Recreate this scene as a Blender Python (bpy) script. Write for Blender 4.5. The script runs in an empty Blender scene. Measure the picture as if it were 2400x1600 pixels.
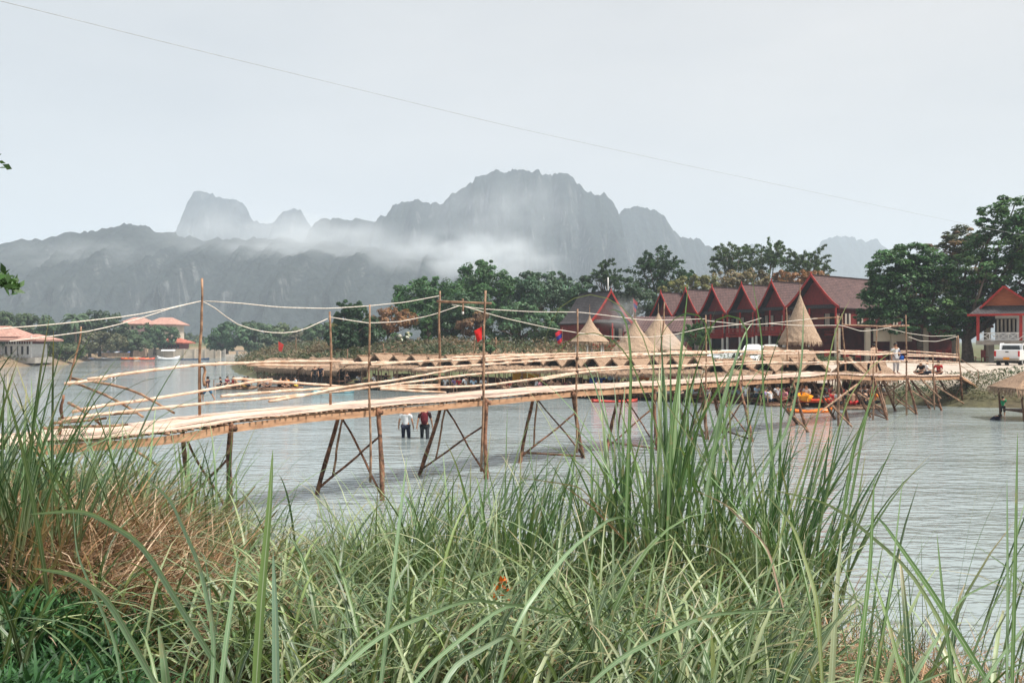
import bpy, math, random
import numpy as np
from mathutils import Vector, Matrix
R = math.radians
random.seed(7); rng = np.random.default_rng(11)
C = bpy.context.scene.collection
scene = bpy.context.scene

# ------------------------------------------------------------------ camera, sky, sun, exposure
CAMZ, F = 3.9, 2200.0            # eye above the water; focal length in photo pixels (2400 wide)
cam_d = bpy.data.cameras.new('camera'); cam = bpy.data.objects.new('camera', cam_d); C.objects.link(cam)
cam.location = (0, 0, CAMZ); cam.rotation_euler = (R(90), 0, 0)
cam_d.lens = 36 * F / 2400; cam_d.sensor_width = 36; cam_d.clip_start = 0.05; cam_d.clip_end = 9000
scene.camera = cam
SUN_EL, SUN_AZ = 58.0, 112.0      # azimuth clockwise from +Y
world = bpy.data.worlds.new('World'); scene.world = world; world.use_nodes = True
wt = world.node_tree; wt.nodes.clear()
def wn(t, **k):
    n = wt.nodes.new(t)
    for a, b in k.items(): setattr(n, a, b)
    return n
sky = wn('ShaderNodeTexSky', sky_type='NISHITA', sun_disc=False, sun_elevation=R(SUN_EL), sun_rotation=R(SUN_AZ))
sky.air_density = 1.2; sky.dust_density = 4.0; sky.ozone_density = 1.0
tc = wn('ShaderNodeTexCoord'); mp = wn('ShaderNodeMapping'); mp.inputs['Scale'].default_value = (1.0, 1.0, 3.2)
nz = wn('ShaderNodeTexNoise'); nz.inputs['Scale'].default_value = 2.2; nz.inputs['Detail'].default_value = 6; nz.inputs['Roughness'].default_value = .55
rp = wn('ShaderNodeValToRGB'); rp.color_ramp.elements[0].position = .30; rp.color_ramp.elements[1].position = .75
rp.color_ramp.elements[0].color = (3.8, 3.78, 3.76, 1); rp.color_ramp.elements[1].color = (4.85, 4.7, 4.5, 1)
sx = wn('ShaderNodeSeparateXYZ'); mr = wn('ShaderNodeMapRange'); mr.inputs[1].default_value = -.6; mr.inputs[2].default_value = .6
mxs = wn('ShaderNodeMix', data_type='RGBA'); mxs.inputs[6].default_value = (.93, .97, 1.0, 1); mxs.inputs[7].default_value = (1.12, 1.08, 1.05, 1)
ml = wn('ShaderNodeMix', data_type='RGBA', blend_type='MULTIPLY'); ml.inputs[0].default_value = 1
mx = wn('ShaderNodeMix', data_type='RGBA'); mx.inputs[0].default_value = .9
bg = wn('ShaderNodeBackground'); bg.inputs[1].default_value = .1; wo = wn('ShaderNodeOutputWorld')
L = wt.links.new
L(tc.outputs['Generated'], mp.inputs[0]); L(mp.outputs[0], nz.inputs['Vector']); L(nz.outputs[0], rp.inputs[0])
L(tc.outputs['Generated'], sx.inputs[0]); L(sx.outputs[0], mr.inputs[0]); L(mr.outputs[0], mxs.inputs[0])
L(rp.outputs[0], ml.inputs[6]); L(mxs.outputs[2], ml.inputs[7])
L(sky.outputs[0], mx.inputs[6]); L(ml.outputs[2], mx.inputs[7]); L(mx.outputs[2], bg.inputs[0]); L(bg.outputs[0], wo.inputs[0])
sun_d = bpy.data.lights.new('sun', 'SUN'); sun = bpy.data.objects.new('sun', sun_d); C.objects.link(sun)
sun_d.energy = 4.6; sun_d.angle = R(12); sun_d.color = (1, .95, .87)
sd_ = Vector((math.sin(R(SUN_AZ))*math.cos(R(SUN_EL)), math.cos(R(SUN_AZ))*math.cos(R(SUN_EL)), math.sin(R(SUN_EL))))
sun.rotation_euler = sd_.to_track_quat('Z', 'Y').to_euler()
scene.view_settings.view_transform = 'Standard'; scene.view_settings.look = 'None'
scene.view_settings.gamma = 1; scene.view_settings.exposure = 0.74
scene.render.engine = 'CYCLES'
scene.cycles.volume_bounces = 3; scene.cycles.max_bounces = 6; scene.cycles.transparent_max_bounces = 16

def P(px, py, d): return Vector(((px-1200)/F*d, d, CAMZ+(800-py)/F*d))
def PX(px, d): return (px-1200)/F*d

# ------------------------------------------------------------------ tags and links
def tag(o, label=None, cat=None, group=None, kind=None):
    if label: o['label'] = label
    if cat: o['category'] = cat
    if group: o['group'] = group
    if kind: o['kind'] = kind
    return o
def empty(name, loc=(0,0,0), rz=0):
    o = bpy.data.objects.new(name, None); C.objects.link(o); o.location = loc; o.rotation_euler = (0,0,rz)
    o.empty_display_size = .2; return o
def children(o): return list(o.children)
def copy_tree(o, parent=None):
    c = o.copy(); C.objects.link(c); c.parent = parent
    for ch in children(o): copy_tree(ch, c)
    return c

# ------------------------------------------------------------------ mesh builder
class MB:
    def __init__(s): s.v = []; s.f = []; s.uv = []; s.smooth = False
    def face(s, pts, uvs=None):
        b = len(s.v); s.v += [tuple(p) for p in pts]; s.f.append(list(range(b, b+len(pts))))
        s.uv.append(uvs)
        return s
    def mesh_in(s, vs, fs):
        b = len(s.v); s.v += [tuple(p) for p in vs]
        for f in fs: s.f.append([b+i for i in f]); s.uv.append(None)
        return s
    def box(s, c, size, rz=0, M=None):
        x, y, z = (q/2 for q in size); vs = []
        for dx in (-x, x):
            for dy in (-y, y):
                for dz in (-z, z):
                    p = Vector((dx, dy, dz))
                    if M: p = M @ p
                    elif rz: p = Matrix.Rotation(rz, 3, 'Z') @ p
                    vs.append(p + Vector(c))
        return s.mesh_in(vs, [(0,1,3,2),(4,6,7,5),(0,4,5,1),(2,3,7,6),(0,2,6,4),(1,5,7,3)])
    def bar(s, a, b, w, h=None):
        a = Vector(a); b = Vector(b); d = b-a; h = h or w
        M = d.to_track_quat('Z', 'Y').to_matrix()
        return s.box((a+b)/2, (w, h, d.length), M=M)
    def tube(s, pts, rad, n=7, cap=True):
        pts = [Vector(p) for p in pts]; k = len(pts)
        if not hasattr(rad, '__len__'): rad = [rad]*k
        vs = []; prev = None
        for i, p in enumerate(pts):
            t = (pts[min(i+1, k-1)] - pts[max(i-1, 0)]).normalized()
            if prev is None:
                u = t.cross(Vector((0,0,1)) if abs(t.z) < .9 else Vector((1,0,0))).normalized()
            else: u = (prev - t*prev.dot(t)).normalized()
            prev = u; w = t.cross(u)
            for j in range(n):
                a = 2*math.pi*j/n; vs.append(p + (u*math.cos(a) + w*math.sin(a))*rad[i])
        fs = []
        for i in range(k-1):
            for j in range(n):
                fs.append((i*n+j, i*n+(j+1)%n, (i+1)*n+(j+1)%n, (i+1)*n+j))
        if cap: fs.append(tuple(range(n))[::-1]); fs.append(tuple((k-1)*n+j for j in range(n)))
        return s.mesh_in(vs, fs)
    def lathe(s, prof, n=14, c=(0,0,0), jit=0):
        vs = []; k = len(prof)
        for r, z in prof:
            for j in range(n):
                a = 2*math.pi*j/n; rr = r*(1+random.uniform(-jit, jit))
                vs.append((c[0]+rr*math.cos(a), c[1]+rr*math.sin(a), c[2]+z))
        fs = [(i*n+j, i*n+(j+1)%n, (i+1)*n+(j+1)%n, (i+1)*n+j) for i in range(k-1) for j in range(n)]
        return s.mesh_in(vs, fs)
    def ell(s, c, r, n=10, m=7, M=None):
        vs = []; c = Vector(c)
        for i in range(m+1):
            th = math.pi*i/m
            for j in range(n):
                a = 2*math.pi*j/n
                p = Vector((r[0]*math.sin(th)*math.cos(a), r[1]*math.sin(th)*math.sin(a), r[2]*math.cos(th)))
                if M: p = M @ p
                vs.append(c+p)
        return s.mesh_in(vs, [(i*n+j, (i+1)*n+j, (i+1)*n+(j+1)%n, i*n+(j+1)%n) for i in range(m) for j in range(n)])
    def prism(s, poly, axis, a0, a1):     # poly of 2-D points extruded along axis
        def mk(p, a):
            return {'x': (a, p[0], p[1]), 'y': (p[0], a, p[1]), 'z': (p[0], p[1], a)}[axis]
        n = len(poly); vs = [mk(p, a0) for p in poly] + [mk(p, a1) for p in poly]
        fs = [tuple(range(n)), tuple(range(2*n-1, n-1, -1))] + [(i, (i+1)%n, n+(i+1)%n, n+i) for i in range(n)]
        return s.mesh_in(vs, fs)
    def build(s, name, mat, parent=None, smooth=False, loc=None, bevel=0):
        me = bpy.data.meshes.new(name); me.from_pydata(s.v, [], s.f)
        if any(u for u in s.uv):
            l = me.uv_layers.new(name='UVMap'); k = 0
            for f, u in zip(s.f, s.uv):
                for i in range(len(f)):
                    l.data[k].uv = u[i] if u else (0, 0); k += 1
        if smooth: me.polygons.foreach_set('use_smooth', [True]*len(me.polygons))
        me.materials.append(mat); me.update()
        o = bpy.data.objects.new(name, me); C.objects.link(o)
        if parent: o.parent = parent
        if loc is not None: o.location = loc
        if bevel:
            m = o.modifiers.new('bevel', 'BEVEL'); m.width = bevel; m.segments = 2; m.limit_method = 'ANGLE'
        return o

def np_mesh(name, verts, quads, mat, col=None, uv=None, smooth=False, parent=None):
    me = bpy.data.meshes.new(name); nv = len(verts); nf = len(quads); k = quads.shape[1]
    me.vertices.add(nv); me.vertices.foreach_set('co', verts.astype(np.float32).ravel())
    me.loops.add(nf*k); me.loops.foreach_set('vertex_index', quads.astype(np.int32).ravel())
    me.polygons.add(nf); me.polygons.foreach_set('loop_start', np.arange(0, nf*k, k, dtype=np.int32))
    me.update(calc_edges=True)
    if smooth: me.polygons.foreach_set('use_smooth', np.ones(nf, dtype=bool))
    if col is not None:
        a = me.color_attributes.new('Col', 'FLOAT_COLOR', 'POINT')
        c4 = np.ones((nv, 4), np.float32); c4[:, :3] = col; a.data.foreach_set('color', c4.ravel())
    if uv is not None:
        l = me.uv_layers.new(name='UVMap'); l.data.foreach_set('uv', uv[quads.ravel()].astype(np.float32).ravel())
    me.materials.append(mat)
    o = bpy.data.objects.new(name, me); C.objects.link(o)
    if parent: o.parent = parent
    return o

# ------------------------------------------------------------------ materials
MATS = {}
def nt(name):
    m = bpy.data.materials.new(name); m.use_nodes = True; t = m.node_tree; t.nodes.clear()
    out = t.nodes.new('ShaderNodeOutputMaterial'); b = t.nodes.new('ShaderNodeBsdfPrincipled')
    t.links.new(b.outputs[0], out.inputs[0]); MATS[name] = m
    return m, t, b, out
def N(t, ty, **k):
    n = t.nodes.new(ty)
    for a, b in k.items():
        if a.startswith('i_'): n.inputs[a[2:].replace('_', ' ')].default_value = b
        else: setattr(n, a, b)
    return n
def ramp(t, stops):
    r = t.nodes.new('ShaderNodeValToRGB'); e = r.color_ramp.elements
    while len(e) < len(stops): e.new(.5)
    for i, (p, c) in enumerate(stops): e[i].position = p; e[i].color = (*c, 1)
    return r
def mat(name, c1, c2=None, scale=6, rough=.8, bump=.15, stretch=(1,1,1), metal=0, spec=.3, detail=5, use_obj=False, lo=.35, hi=.65):
    if name in MATS: return MATS[name]
    m, t, b, out = nt(name); c2 = c2 or tuple(x*.7 for x in c1)
    tcn = N(t, 'ShaderNodeTexCoord'); mpn = N(t, 'ShaderNodeMapping'); mpn.inputs['Scale'].default_value = stretch
    n1 = N(t, 'ShaderNodeTexNoise', i_Scale=scale, i_Detail=detail, i_Roughness=.6)
    r = ramp(t, [(lo, c2), (hi, c1)])
    t.links.new(tcn.outputs['Object'], mpn.inputs[0]); t.links.new(mpn.outputs[0], n1.inputs['Vector'])
    t.links.new(n1.outputs[0], r.inputs[0]); t.links.new(r.outputs[0], b.inputs['Base Color'])
    b.inputs['Roughness'].default_value = rough; b.inputs['Metallic'].default_value = metal
    b.inputs['Specular IOR Level'].default_value = spec
    if bump:
        bp = N(t, 'ShaderNodeBump', i_Strength=bump, i_Distance=.02); t.links.new(n1.outputs[0], bp.inputs['Height'])
        t.links.new(bp.outputs[0], b.inputs['Normal'])
    return m
def mat_objcol(name, rough=.85, var=.25, scale=9):       # colour comes from the object's own colour
    m, t, b, out = nt(name); oi = N(t, 'ShaderNodeObjectInfo'); tcn = N(t, 'ShaderNodeTexCoord')
    n1 = N(t, 'ShaderNodeTexNoise', i_Scale=scale, i_Detail=3); r = ramp(t, [(.3, (1-var,)*3), (.7, (1,)*3)])
    mm = N(t, 'ShaderNodeMix', data_type='RGBA', blend_type='MULTIPLY'); mm.inputs[0].default_value = 1
    t.links.new(tcn.outputs['Object'], n1.inputs['Vector']); t.links.new(n1.outputs[0], r.inputs[0])
    t.links.new(oi.outputs['Color'], mm.inputs[6]); t.links.new(r.outputs[0], mm.inputs[7])
    t.links.new(mm.outputs[2], b.inputs['Base Color']); b.inputs['Roughness'].default_value = rough
    b.inputs['Specular IOR Level'].default_value = .25
    return m
def mat_leaf(name, rough=.5, transl=.35, midrib=False, spec=.3):
    m, t, b, out = nt(name); at = N(t, 'ShaderNodeAttribute', attribute_name='Col')
    src = at.outputs['Color']
    if midrib:
        uv = N(t, 'ShaderNodeUVMap'); sp = N(t, 'ShaderNodeSeparateXYZ'); t.links.new(uv.outputs[0], sp.inputs[0])
        a = N(t, 'ShaderNodeMath', operation='SUBTRACT'); a.inputs[1].default_value = .5; t.links.new(sp.outputs[0], a.inputs[0])
        a2 = N(t, 'ShaderNodeMath', operation='ABSOLUTE'); t.links.new(a.outputs[0], a2.inputs[0])
        rr = ramp(t, [(.03, (.8,.8,.8)), (.08, (0,0,0))]); t.links.new(a2.outputs[0], rr.inputs[0])
        # fine length-wise veins
        ve = N(t, 'ShaderNodeMath', operation='SINE'); v2 = N(t, 'ShaderNodeMath', operation='MULTIPLY'); v2.inputs[1].default_value = 55
        t.links.new(sp.outputs[0], v2.inputs[0]); t.links.new(v2.outputs[0], ve.inputs[0])
        vr = N(t, 'ShaderNodeMapRange'); vr.inputs[1].default_value = -1; vr.inputs[2].default_value = 1; vr.inputs[3].default_value = .85; vr.inputs[4].default_value = 1.1
        t.links.new(ve.outputs[0], vr.inputs[0])
        mv = N(t, 'ShaderNodeMix', data_type='RGBA', blend_type='MULTIPLY'); mv.inputs[0].default_value = 1
        t.links.new(src, mv.inputs[6]); t.links.new(vr.outputs[0], mv.inputs[7])
        mm = N(t, 'ShaderNodeMix', data_type='RGBA'); t.links.new(rr.outputs[0], mm.inputs[0]); t.links.new(mv.outputs[2], mm.inputs[6])
        mm.inputs[7].default_value = (.40, .48, .32, 1); src = mm.outputs[2]
        tcn = N(t, 'ShaderNodeTexCoord'); nz_ = N(t, 'ShaderNodeTexNoise', i_Scale=7, i_Detail=5, i_Roughness=.7); t.links.new(tcn.outputs['Object'], nz_.inputs['Vector'])
        r_ = ramp(t, [(.60, (0,0,0)), (.74, (1,1,1))]); t.links.new(nz_.outputs[0], r_.inputs[0])
        m3 = N(t, 'ShaderNodeMix', data_type='RGBA'); t.links.new(r_.outputs[0], m3.inputs[0]); t.links.new(src, m3.inputs[6]); m3.inputs[7].default_value = (.34, .27, .13, 1); src = m3.outputs[2]
    t.links.new(src, b.inputs['Base Color']); b.inputs['Roughness'].default_value = rough; b.inputs['Specular IOR Level'].default_value = spec
    tr = N(t, 'ShaderNodeBsdfTranslucent'); ms = N(t, 'ShaderNodeMixShader'); ms.inputs[0].default_value = transl
    br = N(t, 'ShaderNodeMix', data_type='RGBA', blend_type='MULTIPLY'); br.inputs[0].default_value = 1; br.inputs[7].default_value = (1.25, 1.3, .7, 1)
    t.links.new(src, br.inputs[6]); t.links.new(br.outputs[2], tr.inputs[0])
    t.links.new(b.outputs[0], ms.inputs[1]); t.links.new(tr.outputs[0], ms.inputs[2]); t.links.new(ms.outputs[0], out.inputs[0])
    return m
def mat_tiles(name, c1, c2, c3, w=.3, h=.22):
    m, t, b, out = nt(name); uv = N(t, 'ShaderNodeUVMap')
    br = N(t, 'ShaderNodeTexBrick'); br.inputs['Scale'].default_value = 1; br.inputs['Brick Width'].default_value = w; br.inputs['Row Height'].default_value = h
    br.inputs['Mortar Size'].default_value = .028; br.inputs['Color1'].default_value = (*c1, 1); br.inputs['Color2'].default_value = (*c2, 1); br.inputs['Mortar'].default_value = (*c3, 1)
    n1 = N(t, 'ShaderNodeTexNoise', i_Scale=1.2, i_Detail=4); r = ramp(t, [(.3, (.75,)*3), (.7, (1.15,)*3)])
    mm = N(t, 'ShaderNodeMix', data_type='RGBA', blend_type='MULTIPLY'); mm.inputs[0].default_value = 1
    t.links.new(uv.outputs[0], br.inputs[0]); t.links.new(uv.outputs[0], n1.inputs['Vector']); t.links.new(n1.outputs[0], r.inputs[0])
    t.links.new(br.outputs[0], mm.inputs[6]); t.links.new(r.outputs[0], mm.inputs[7]); t.links.new(mm.outputs[2], b.inputs['Base Color'])
    b.inputs['Roughness'].default_value = .75; b.inputs['Specular IOR Level'].default_value = .25
    bp = N(t, 'ShaderNodeBump', i_Strength=.5, i_Distance=.03); t.links.new(br.outputs[1], bp.inputs['Height']); bp.invert = True; t.links.new(bp.outputs[0], b.inputs['Normal'])
    return m

M_bamboo = mat('pale_bamboo', (.74, .56, .44), (.46, .29, .19), scale=3, stretch=(1,1,1), rough=.5, bump=.1, spec=.4)
M_bamboo2 = mat('weathered_bamboo', (.40, .245, .155), (.13, .07, .042), scale=5, rough=.6)
M_darkwood = mat('dark_wood', (.17, .085, .05), (.05, .025, .015), scale=5, rough=.75, bump=.4)
M_logwood = mat('peeling_log', (.25, .125, .075), (.055, .028, .018), scale=6, rough=.8, bump=.5, lo=.4, hi=.6)
M_rope = mat('pale_rope', (.72, .67, .60), (.50, .44, .38), scale=20, rough=.8)
M_wire = mat('grey_wire', (.42, .43, .44), rough=.5, bump=0)
M_thatch = mat('thatch', (.40, .275, .19), (.15, .095, .06), scale=14, stretch=(1,1,.35), rough=.95, bump=.6, lo=.3, hi=.7)
M_thatch2 = mat('cone_thatch', (.46, .34, .245), (.22, .15, .10), scale=16, stretch=(1,1,.25), rough=.95, bump=.6, lo=.3, hi=.72)
M_redwood = mat('red_painted_wood', (.42, .028, .02), (.27, .018, .014), scale=2, rough=.5, bump=.05)
M_gable_shade = mat('shaded_red_boards', (.28, .022, .02), (.16, .014, .012), scale=3, stretch=(6,1,1), rough=.6)  # red boards darkened, the shadow of the gable recess painted into the colour
M_maroon = mat('maroon_wall', (.20, .022, .02), (.10, .013, .012), scale=1.5, rough=.6)
M_dark = mat('dark_interior', (.022, .014, .012), (.012, .008, .008), rough=.9, bump=0)
M_tile = mat_tiles('brown_roof_tiles', (.15, .085, .08), (.11, .064, .062), (.035, .02, .02))
M_tileg = mat_tiles('grey_roof_tiles', (.095, .085, .088), (.07, .062, .066), (.03, .026, .026))
M_pinktile = mat_tiles('salmon_roof_tiles', (.50, .29, .23), (.43, .24, .19), (.26, .14, .11), w=.5, h=.35)
M_white = mat('white_paint', (.72, .71, .69), (.58, .57, .55), scale=2, rough=.6, bump=.03)
M_cream = mat('cream_plaster', (.55, .47, .38), (.42, .35, .28), scale=.8, rough=.85)
M_conc = mat('grey_concrete', (.34, .31, .27), (.22, .20, .18), scale=1.2, rough=.9)
M_curtain = mat('pale_curtain', (.55, .50, .42), (.25, .22, .18), scale=4, stretch=(8,8,.2), rough=.9)
M_cobj = mat_objcol('cloth'); M_skin = mat_objcol('skin', rough=.6, var=.12, scale=4); M_hair = mat('black_hair', (.02,.015,.013), (.01,.008,.007), rough=.5)
M_leaf = mat_leaf('tree_leaves', rough=.5, transl=.25)
M_grass = mat_leaf('grass_blades', rough=.42, transl=.22, midrib=True, spec=.45)
M_straw = mat_leaf('dry_straw', rough=.8, transl=.15, spec=.1)
M_trunk = mat('tree_bark', (.16, .12, .09), (.07, .05, .04), scale=5, rough=.9, bump=.5)
M_carwhite = mat('white_car_paint', (.78,.79,.80), (.72,.73,.74), scale=1, rough=.2, bump=0, spec=.6)
M_glass = mat('dark_car_glass', (.03,.035,.04), (.02,.025,.03), rough=.08, bump=0, spec=.7)
M_rubber = mat('tyre_rubber', (.02,.02,.02), rough=.9)
M_metal = mat('steel_rim', (.5,.5,.5), rough=.35, metal=.8, bump=0)
M_plastic = mat_objcol('plastic', rough=.35, var=.1)

# ------------------------------------------------------------------ noise helper (value noise, vectorised)
_perm = np.random.default_rng(3).random((256, 256))
def vnoise(x, y):
    xi = np.floor(x).astype(int); yi = np.floor(y).astype(int); fx = x-xi; fy = y-yi
    fx = fx*fx*(3-2*fx); fy = fy*fy*(3-2*fy); g = lambda a, b: _perm[a % 256, b % 256]
    return (g(xi, yi)*(1-fx)+g(xi+1, yi)*fx)*(1-fy) + (g(xi, yi+1)*(1-fx)+g(xi+1, yi+1)*fx)*fy
def fbm(x, y, o=4):
    s = 0; a = .5; t = 0
    for i in range(o): s = s + a*vnoise(x*2**i+17*i, y*2**i+31*i); t += a; a *= .5
    return s/t

# ------------------------------------------------------------------ ground and river
RIVER = np.array([(-160,60),(-60,24),(-24,16.8),(-11,15.6),(-7.6,16.0),(-5.2,14.2),(-2.5,13.2),(0,12.3),(3,11.2),(5,10.4),(6.5,9.4),(8,9.8),(14,9.6),(24,8.5),(60,4),(120,2),
  (120,62),(60,52),(31,54.5),(27,56),(24,57.5),(17,60),(9,64),(2,67),(-6,72),(-14,79),(-23,90),(-30,106),(-36,122),(-45,150),(-42,168),(-50,190),(-60,225),(-66,262),
  (-84,300),(-92,262),(-84,232),(-88,215),(-89,200),(-82,178),(-75,158),(-78,136),(-110,114),(-160,104)], float)
def river_sd(x, y):          # + on land, - in the river
    x = np.asarray(x, float); y = np.asarray(y, float); best = np.full(x.shape, 1e9); inside = np.zeros(x.shape, bool)
    n = len(RIVER)
    for i in range(n):
        ax, ay = RIVER[i]; bx, by = RIVER[(i+1) % n]; dx, dy = bx-ax, by-ay
        t = np.clip(((x-ax)*dx+(y-ay)*dy)/(dx*dx+dy*dy), 0, 1)
        best = np.minimum(best, np.hypot(x-ax-t*dx, y-ay-t*dy))
        c = ((ay > y) != (by > y)) & (x < (bx-ax)*(y-ay)/(by-ay+1e-12)+ax); inside ^= c
    return np.where(inside, -best, best)
def ground_z(x, y):
    x = np.asarray(x, float); y = np.asarray(y, float)
    sd = river_sd(x, y) + (fbm(x*.35, y*.35, 3)-.5)*1.0
    near = y < 30
    H = np.where(near, 2.15 - .035*np.clip(x-1, 0, 30)*2, 2.05 + 1.5*np.clip((y-72)/40, 0, 1)*np.clip((30-x)/20, 0, 1))
    H = np.where(near & (x > -7.5), np.clip(H, 0, np.interp(y, [3,5,8,11,13.5,16], [2.15,1.75,1.25,.9,.6,.45]) + 1.0*np.clip((-1.8-x)/2.5, 0, 1)*np.clip((y-4)/4, 0, 1)), H)
    Ls = np.where(near, 1.6 + .2*np.clip(x-3, 0, 6), np.where(x > 12, 3.2, 7.0))
    land = H*(1-np.exp(-np.clip(sd, 0, None)/Ls)) + (fbm(x*.8, y*.8, 3)-.5)*.25*np.clip(sd/2, 0, 1)
    return np.where(sd > 0, land, np.maximum(-1.2, sd*.35))
def axis(pts):
    a = []
    for lo, hi, st in pts: a += list(np.arange(lo, hi, st))
    return np.array(a + [pts[-1][1]], float)
gx = axis([(-4500,-1000,500),(-1000,-200,80),(-200,-60,4),(-60,-16,2),(-16,20,.4),(20,60,1.2),(60,200,6),(200,1000,80),(1000,4500,500)])
gy = axis([(-300,-10,30),(-10,18,.4),(18,48,2.5),(48,80,.9),(80,320,3),(320,900,40),(900,6000,400)])
GX, GY = np.meshgrid(gx, gy); GZ = ground_z(GX, GY)
nxg, nyg = len(gx), len(gy); idx = np.arange(nxg*nyg).reshape(nyg, nxg)
gq = np.stack([idx[:-1,:-1], idx[:-1,1:], idx[1:,1:], idx[1:,:-1]], -1).reshape(-1, 4)
sdg = river_sd(GX, GY); nn = fbm(GX*.25, GY*.25, 4); n2 = fbm(GX*1.3+9, GY*1.3, 3)
def mixc(a, b, t): return a*(1-t[..., None]) + np.array(b)*t[..., None]
col = np.zeros(GX.shape+(3,)) + np.array((.10, .115, .055))                    # rough green
col = mixc(col, (.15, .12, .065), np.clip((nn-.45)*5, 0, 1)*.7)                 # dry patches
beach = np.clip((GX-10)/6, 0, 1)*np.clip((GY-56)/1.5, 0, 1)*np.clip((84-GY)/6, 0, 1)
col = mixc(col, (.48, .41, .35), beach*np.clip(1-(n2-.62)*5, .5, 1)*np.clip((sdg-1.6)/1.2, 0, 1))
dirt = np.clip(1-np.abs(GX-2)/14, 0, 1)*3*np.clip((GY-78)/4, 0, 1)*np.clip((112-GY)/4, 0, 1)
col = mixc(col, (.40, .25, .17), np.clip(dirt, 0, 1)*np.clip((nn-.32)*6, 0, 1))
nearm = (GY < 30)*1.0
col = mixc(col, (.055, .04, .025), nearm*np.clip((n2-.3)*2, .4, .95))
lshore = np.clip((-58-GX)/6, 0, 1)*(GY > 100)*np.clip((9-sdg)/3, 0, 1)
col = mixc(col, (.30, .21, .14), lshore*.8)
wet = np.clip(1-np.abs(sdg)/1.2, 0, 1)
col = mixc(col, (.075, .06, .045), wet*.8)
m, t, b, out = nt('river_bank_ground')
at = N(t, 'ShaderNodeAttribute', attribute_name='Col'); tcn = N(t, 'ShaderNodeTexCoord'); n1 = N(t, 'ShaderNodeTexNoise', i_Scale=2.5, i_Detail=8, i_Roughness=.7)
rr = ramp(t, [(.3, (.6,)*3), (.7, (1.25,)*3)]); mm = N(t, 'ShaderNodeMix', data_type='RGBA', blend_type='MULTIPLY'); mm.inputs[0].default_value = 1
t.links.new(tcn.outputs['Object'], n1.inputs['Vector']); t.links.new(n1.outputs[0], rr.inputs[0]); t.links.new(at.outputs['Color'], mm.inputs[6]); t.links.new(rr.outputs[0], mm.inputs[7])
t.links.new(mm.outputs[2], b.inputs['Base Color']); b.inputs['Roughness'].default_value = .95; b.inputs['Specular IOR Level'].default_value = .15
bp = N(t, 'ShaderNodeBump', i_Strength=.7, i_Distance=.08); t.links.new(n1.outputs[0], bp.inputs['Height']); t.links.new(bp.outputs[0], b.inputs['Normal'])
ground = np_mesh('ground', np.stack([GX, GY, GZ], -1).reshape(-1, 3), gq, m, col=col.reshape(-1, 3), smooth=True)
tag(ground, kind='structure')

m, t, b, out = nt('river_water')
tcn = N(t, 'ShaderNodeTexCoord')
def wv(scale, st, det=3, rough=.5, rz=0):
    mpn = N(t, 'ShaderNodeMapping'); mpn.inputs['Scale'].default_value = st; mpn.inputs['Rotation'].default_value = (0, 0, rz)
    n_ = N(t, 'ShaderNodeTexNoise', i_Scale=scale, i_Detail=det, i_Roughness=rough)
    t.links.new(tcn.outputs['Object'], mpn.inputs[0]); t.links.new(mpn.outputs[0], n_.inputs['Vector']); return n_.outputs[0]
def ma(op, a, b_):
    n_ = N(t, 'ShaderNodeMath', operation=op)
    for i, q in enumerate((a, b_)):
        if isinstance(q, (int, float)): n_.inputs[i].default_value = q
        else: t.links.new(q, n_.inputs[i])
    return n_.outputs[0]
w1 = wv(1.35, (.85, 1.8, 1), 3, .5, .12); w2 = wv(3.2, (.8, 1.9, 1), 2, .5, -.2); w3 = wv(.10, (.6, 1.5, 1), 3, .6)
sxx = N(t, 'ShaderNodeSeparateXYZ'); t.links.new(tcn.outputs['Object'], sxx.inputs[0])
mrx = N(t, 'ShaderNodeMapRange'); mrx.inputs[1].default_value = -8; mrx.inputs[2].default_value = 14; mrx.inputs[3].default_value = .35; mrx.inputs[4].default_value = 1.35
t.links.new(sxx.outputs[0], mrx.inputs[0])
patch = N(t, 'ShaderNodeMapRange'); patch.inputs[1].default_value = .35; patch.inputs[2].default_value = .6; patch.inputs[3].default_value = .22; patch.inputs[4].default_value = 1.0
t.links.new(w3, patch.inputs[0])
hgt = ma('MULTIPLY', ma('ADD', w1, ma('MULTIPLY', w2, .3)), ma('MULTIPLY', mrx.outputs[0], patch.outputs[0]))
bp = N(t, 'ShaderNodeBump', i_Strength=1.0, i_Distance=.20); t.links.new(hgt, bp.inputs['Height']); t.links.new(bp.outputs[0], b.inputs['Normal'])
b.inputs['Base Color'].default_value = (.25, .295, .30, 1); b.inputs['Roughness'].default_value = .06; b.inputs['IOR'].default_value = 1.6; b.inputs['Specular IOR Level'].default_value = .5
wq = MB().face([(-300,-20,0),(300,-20,0),(300,420,0),(-300,420,0)])
tag(wq.build('water', m), kind='structure')

# ------------------------------------------------------------------ limestone mountains
m, t, b, out = nt('karst_forest_rock')
tcn = N(t, 'ShaderNodeTexCoord'); mpn = N(t, 'ShaderNodeMapping'); mpn.inputs['Scale'].default_value = (1, 1, .25)
n1 = N(t, 'ShaderNodeTexNoise', i_Scale=.045, i_Detail=6, i_Roughness=.65); n2_ = N(t, 'ShaderNodeTexNoise', i_Scale=.12, i_Detail=6, i_Roughness=.7)
t.links.new(tcn.outputs['Object'], mpn.inputs[0]); t.links.new(mpn.outputs[0], n1.inputs['Vector']); t.links.new(tcn.outputs['Object'], n2_.inputs['Vector'])
n4_ = N(t, 'ShaderNodeTexNoise', i_Scale=.16, i_Detail=5, i_Roughness=.7); t.links.new(mpn.outputs[0], n4_.inputs['Vector'])
geo = N(t, 'ShaderNodeNewGeometry'); sg = N(t, 'ShaderNodeSeparateXYZ'); t.links.new(geo.outputs['Normal'], sg.inputs[0])
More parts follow.
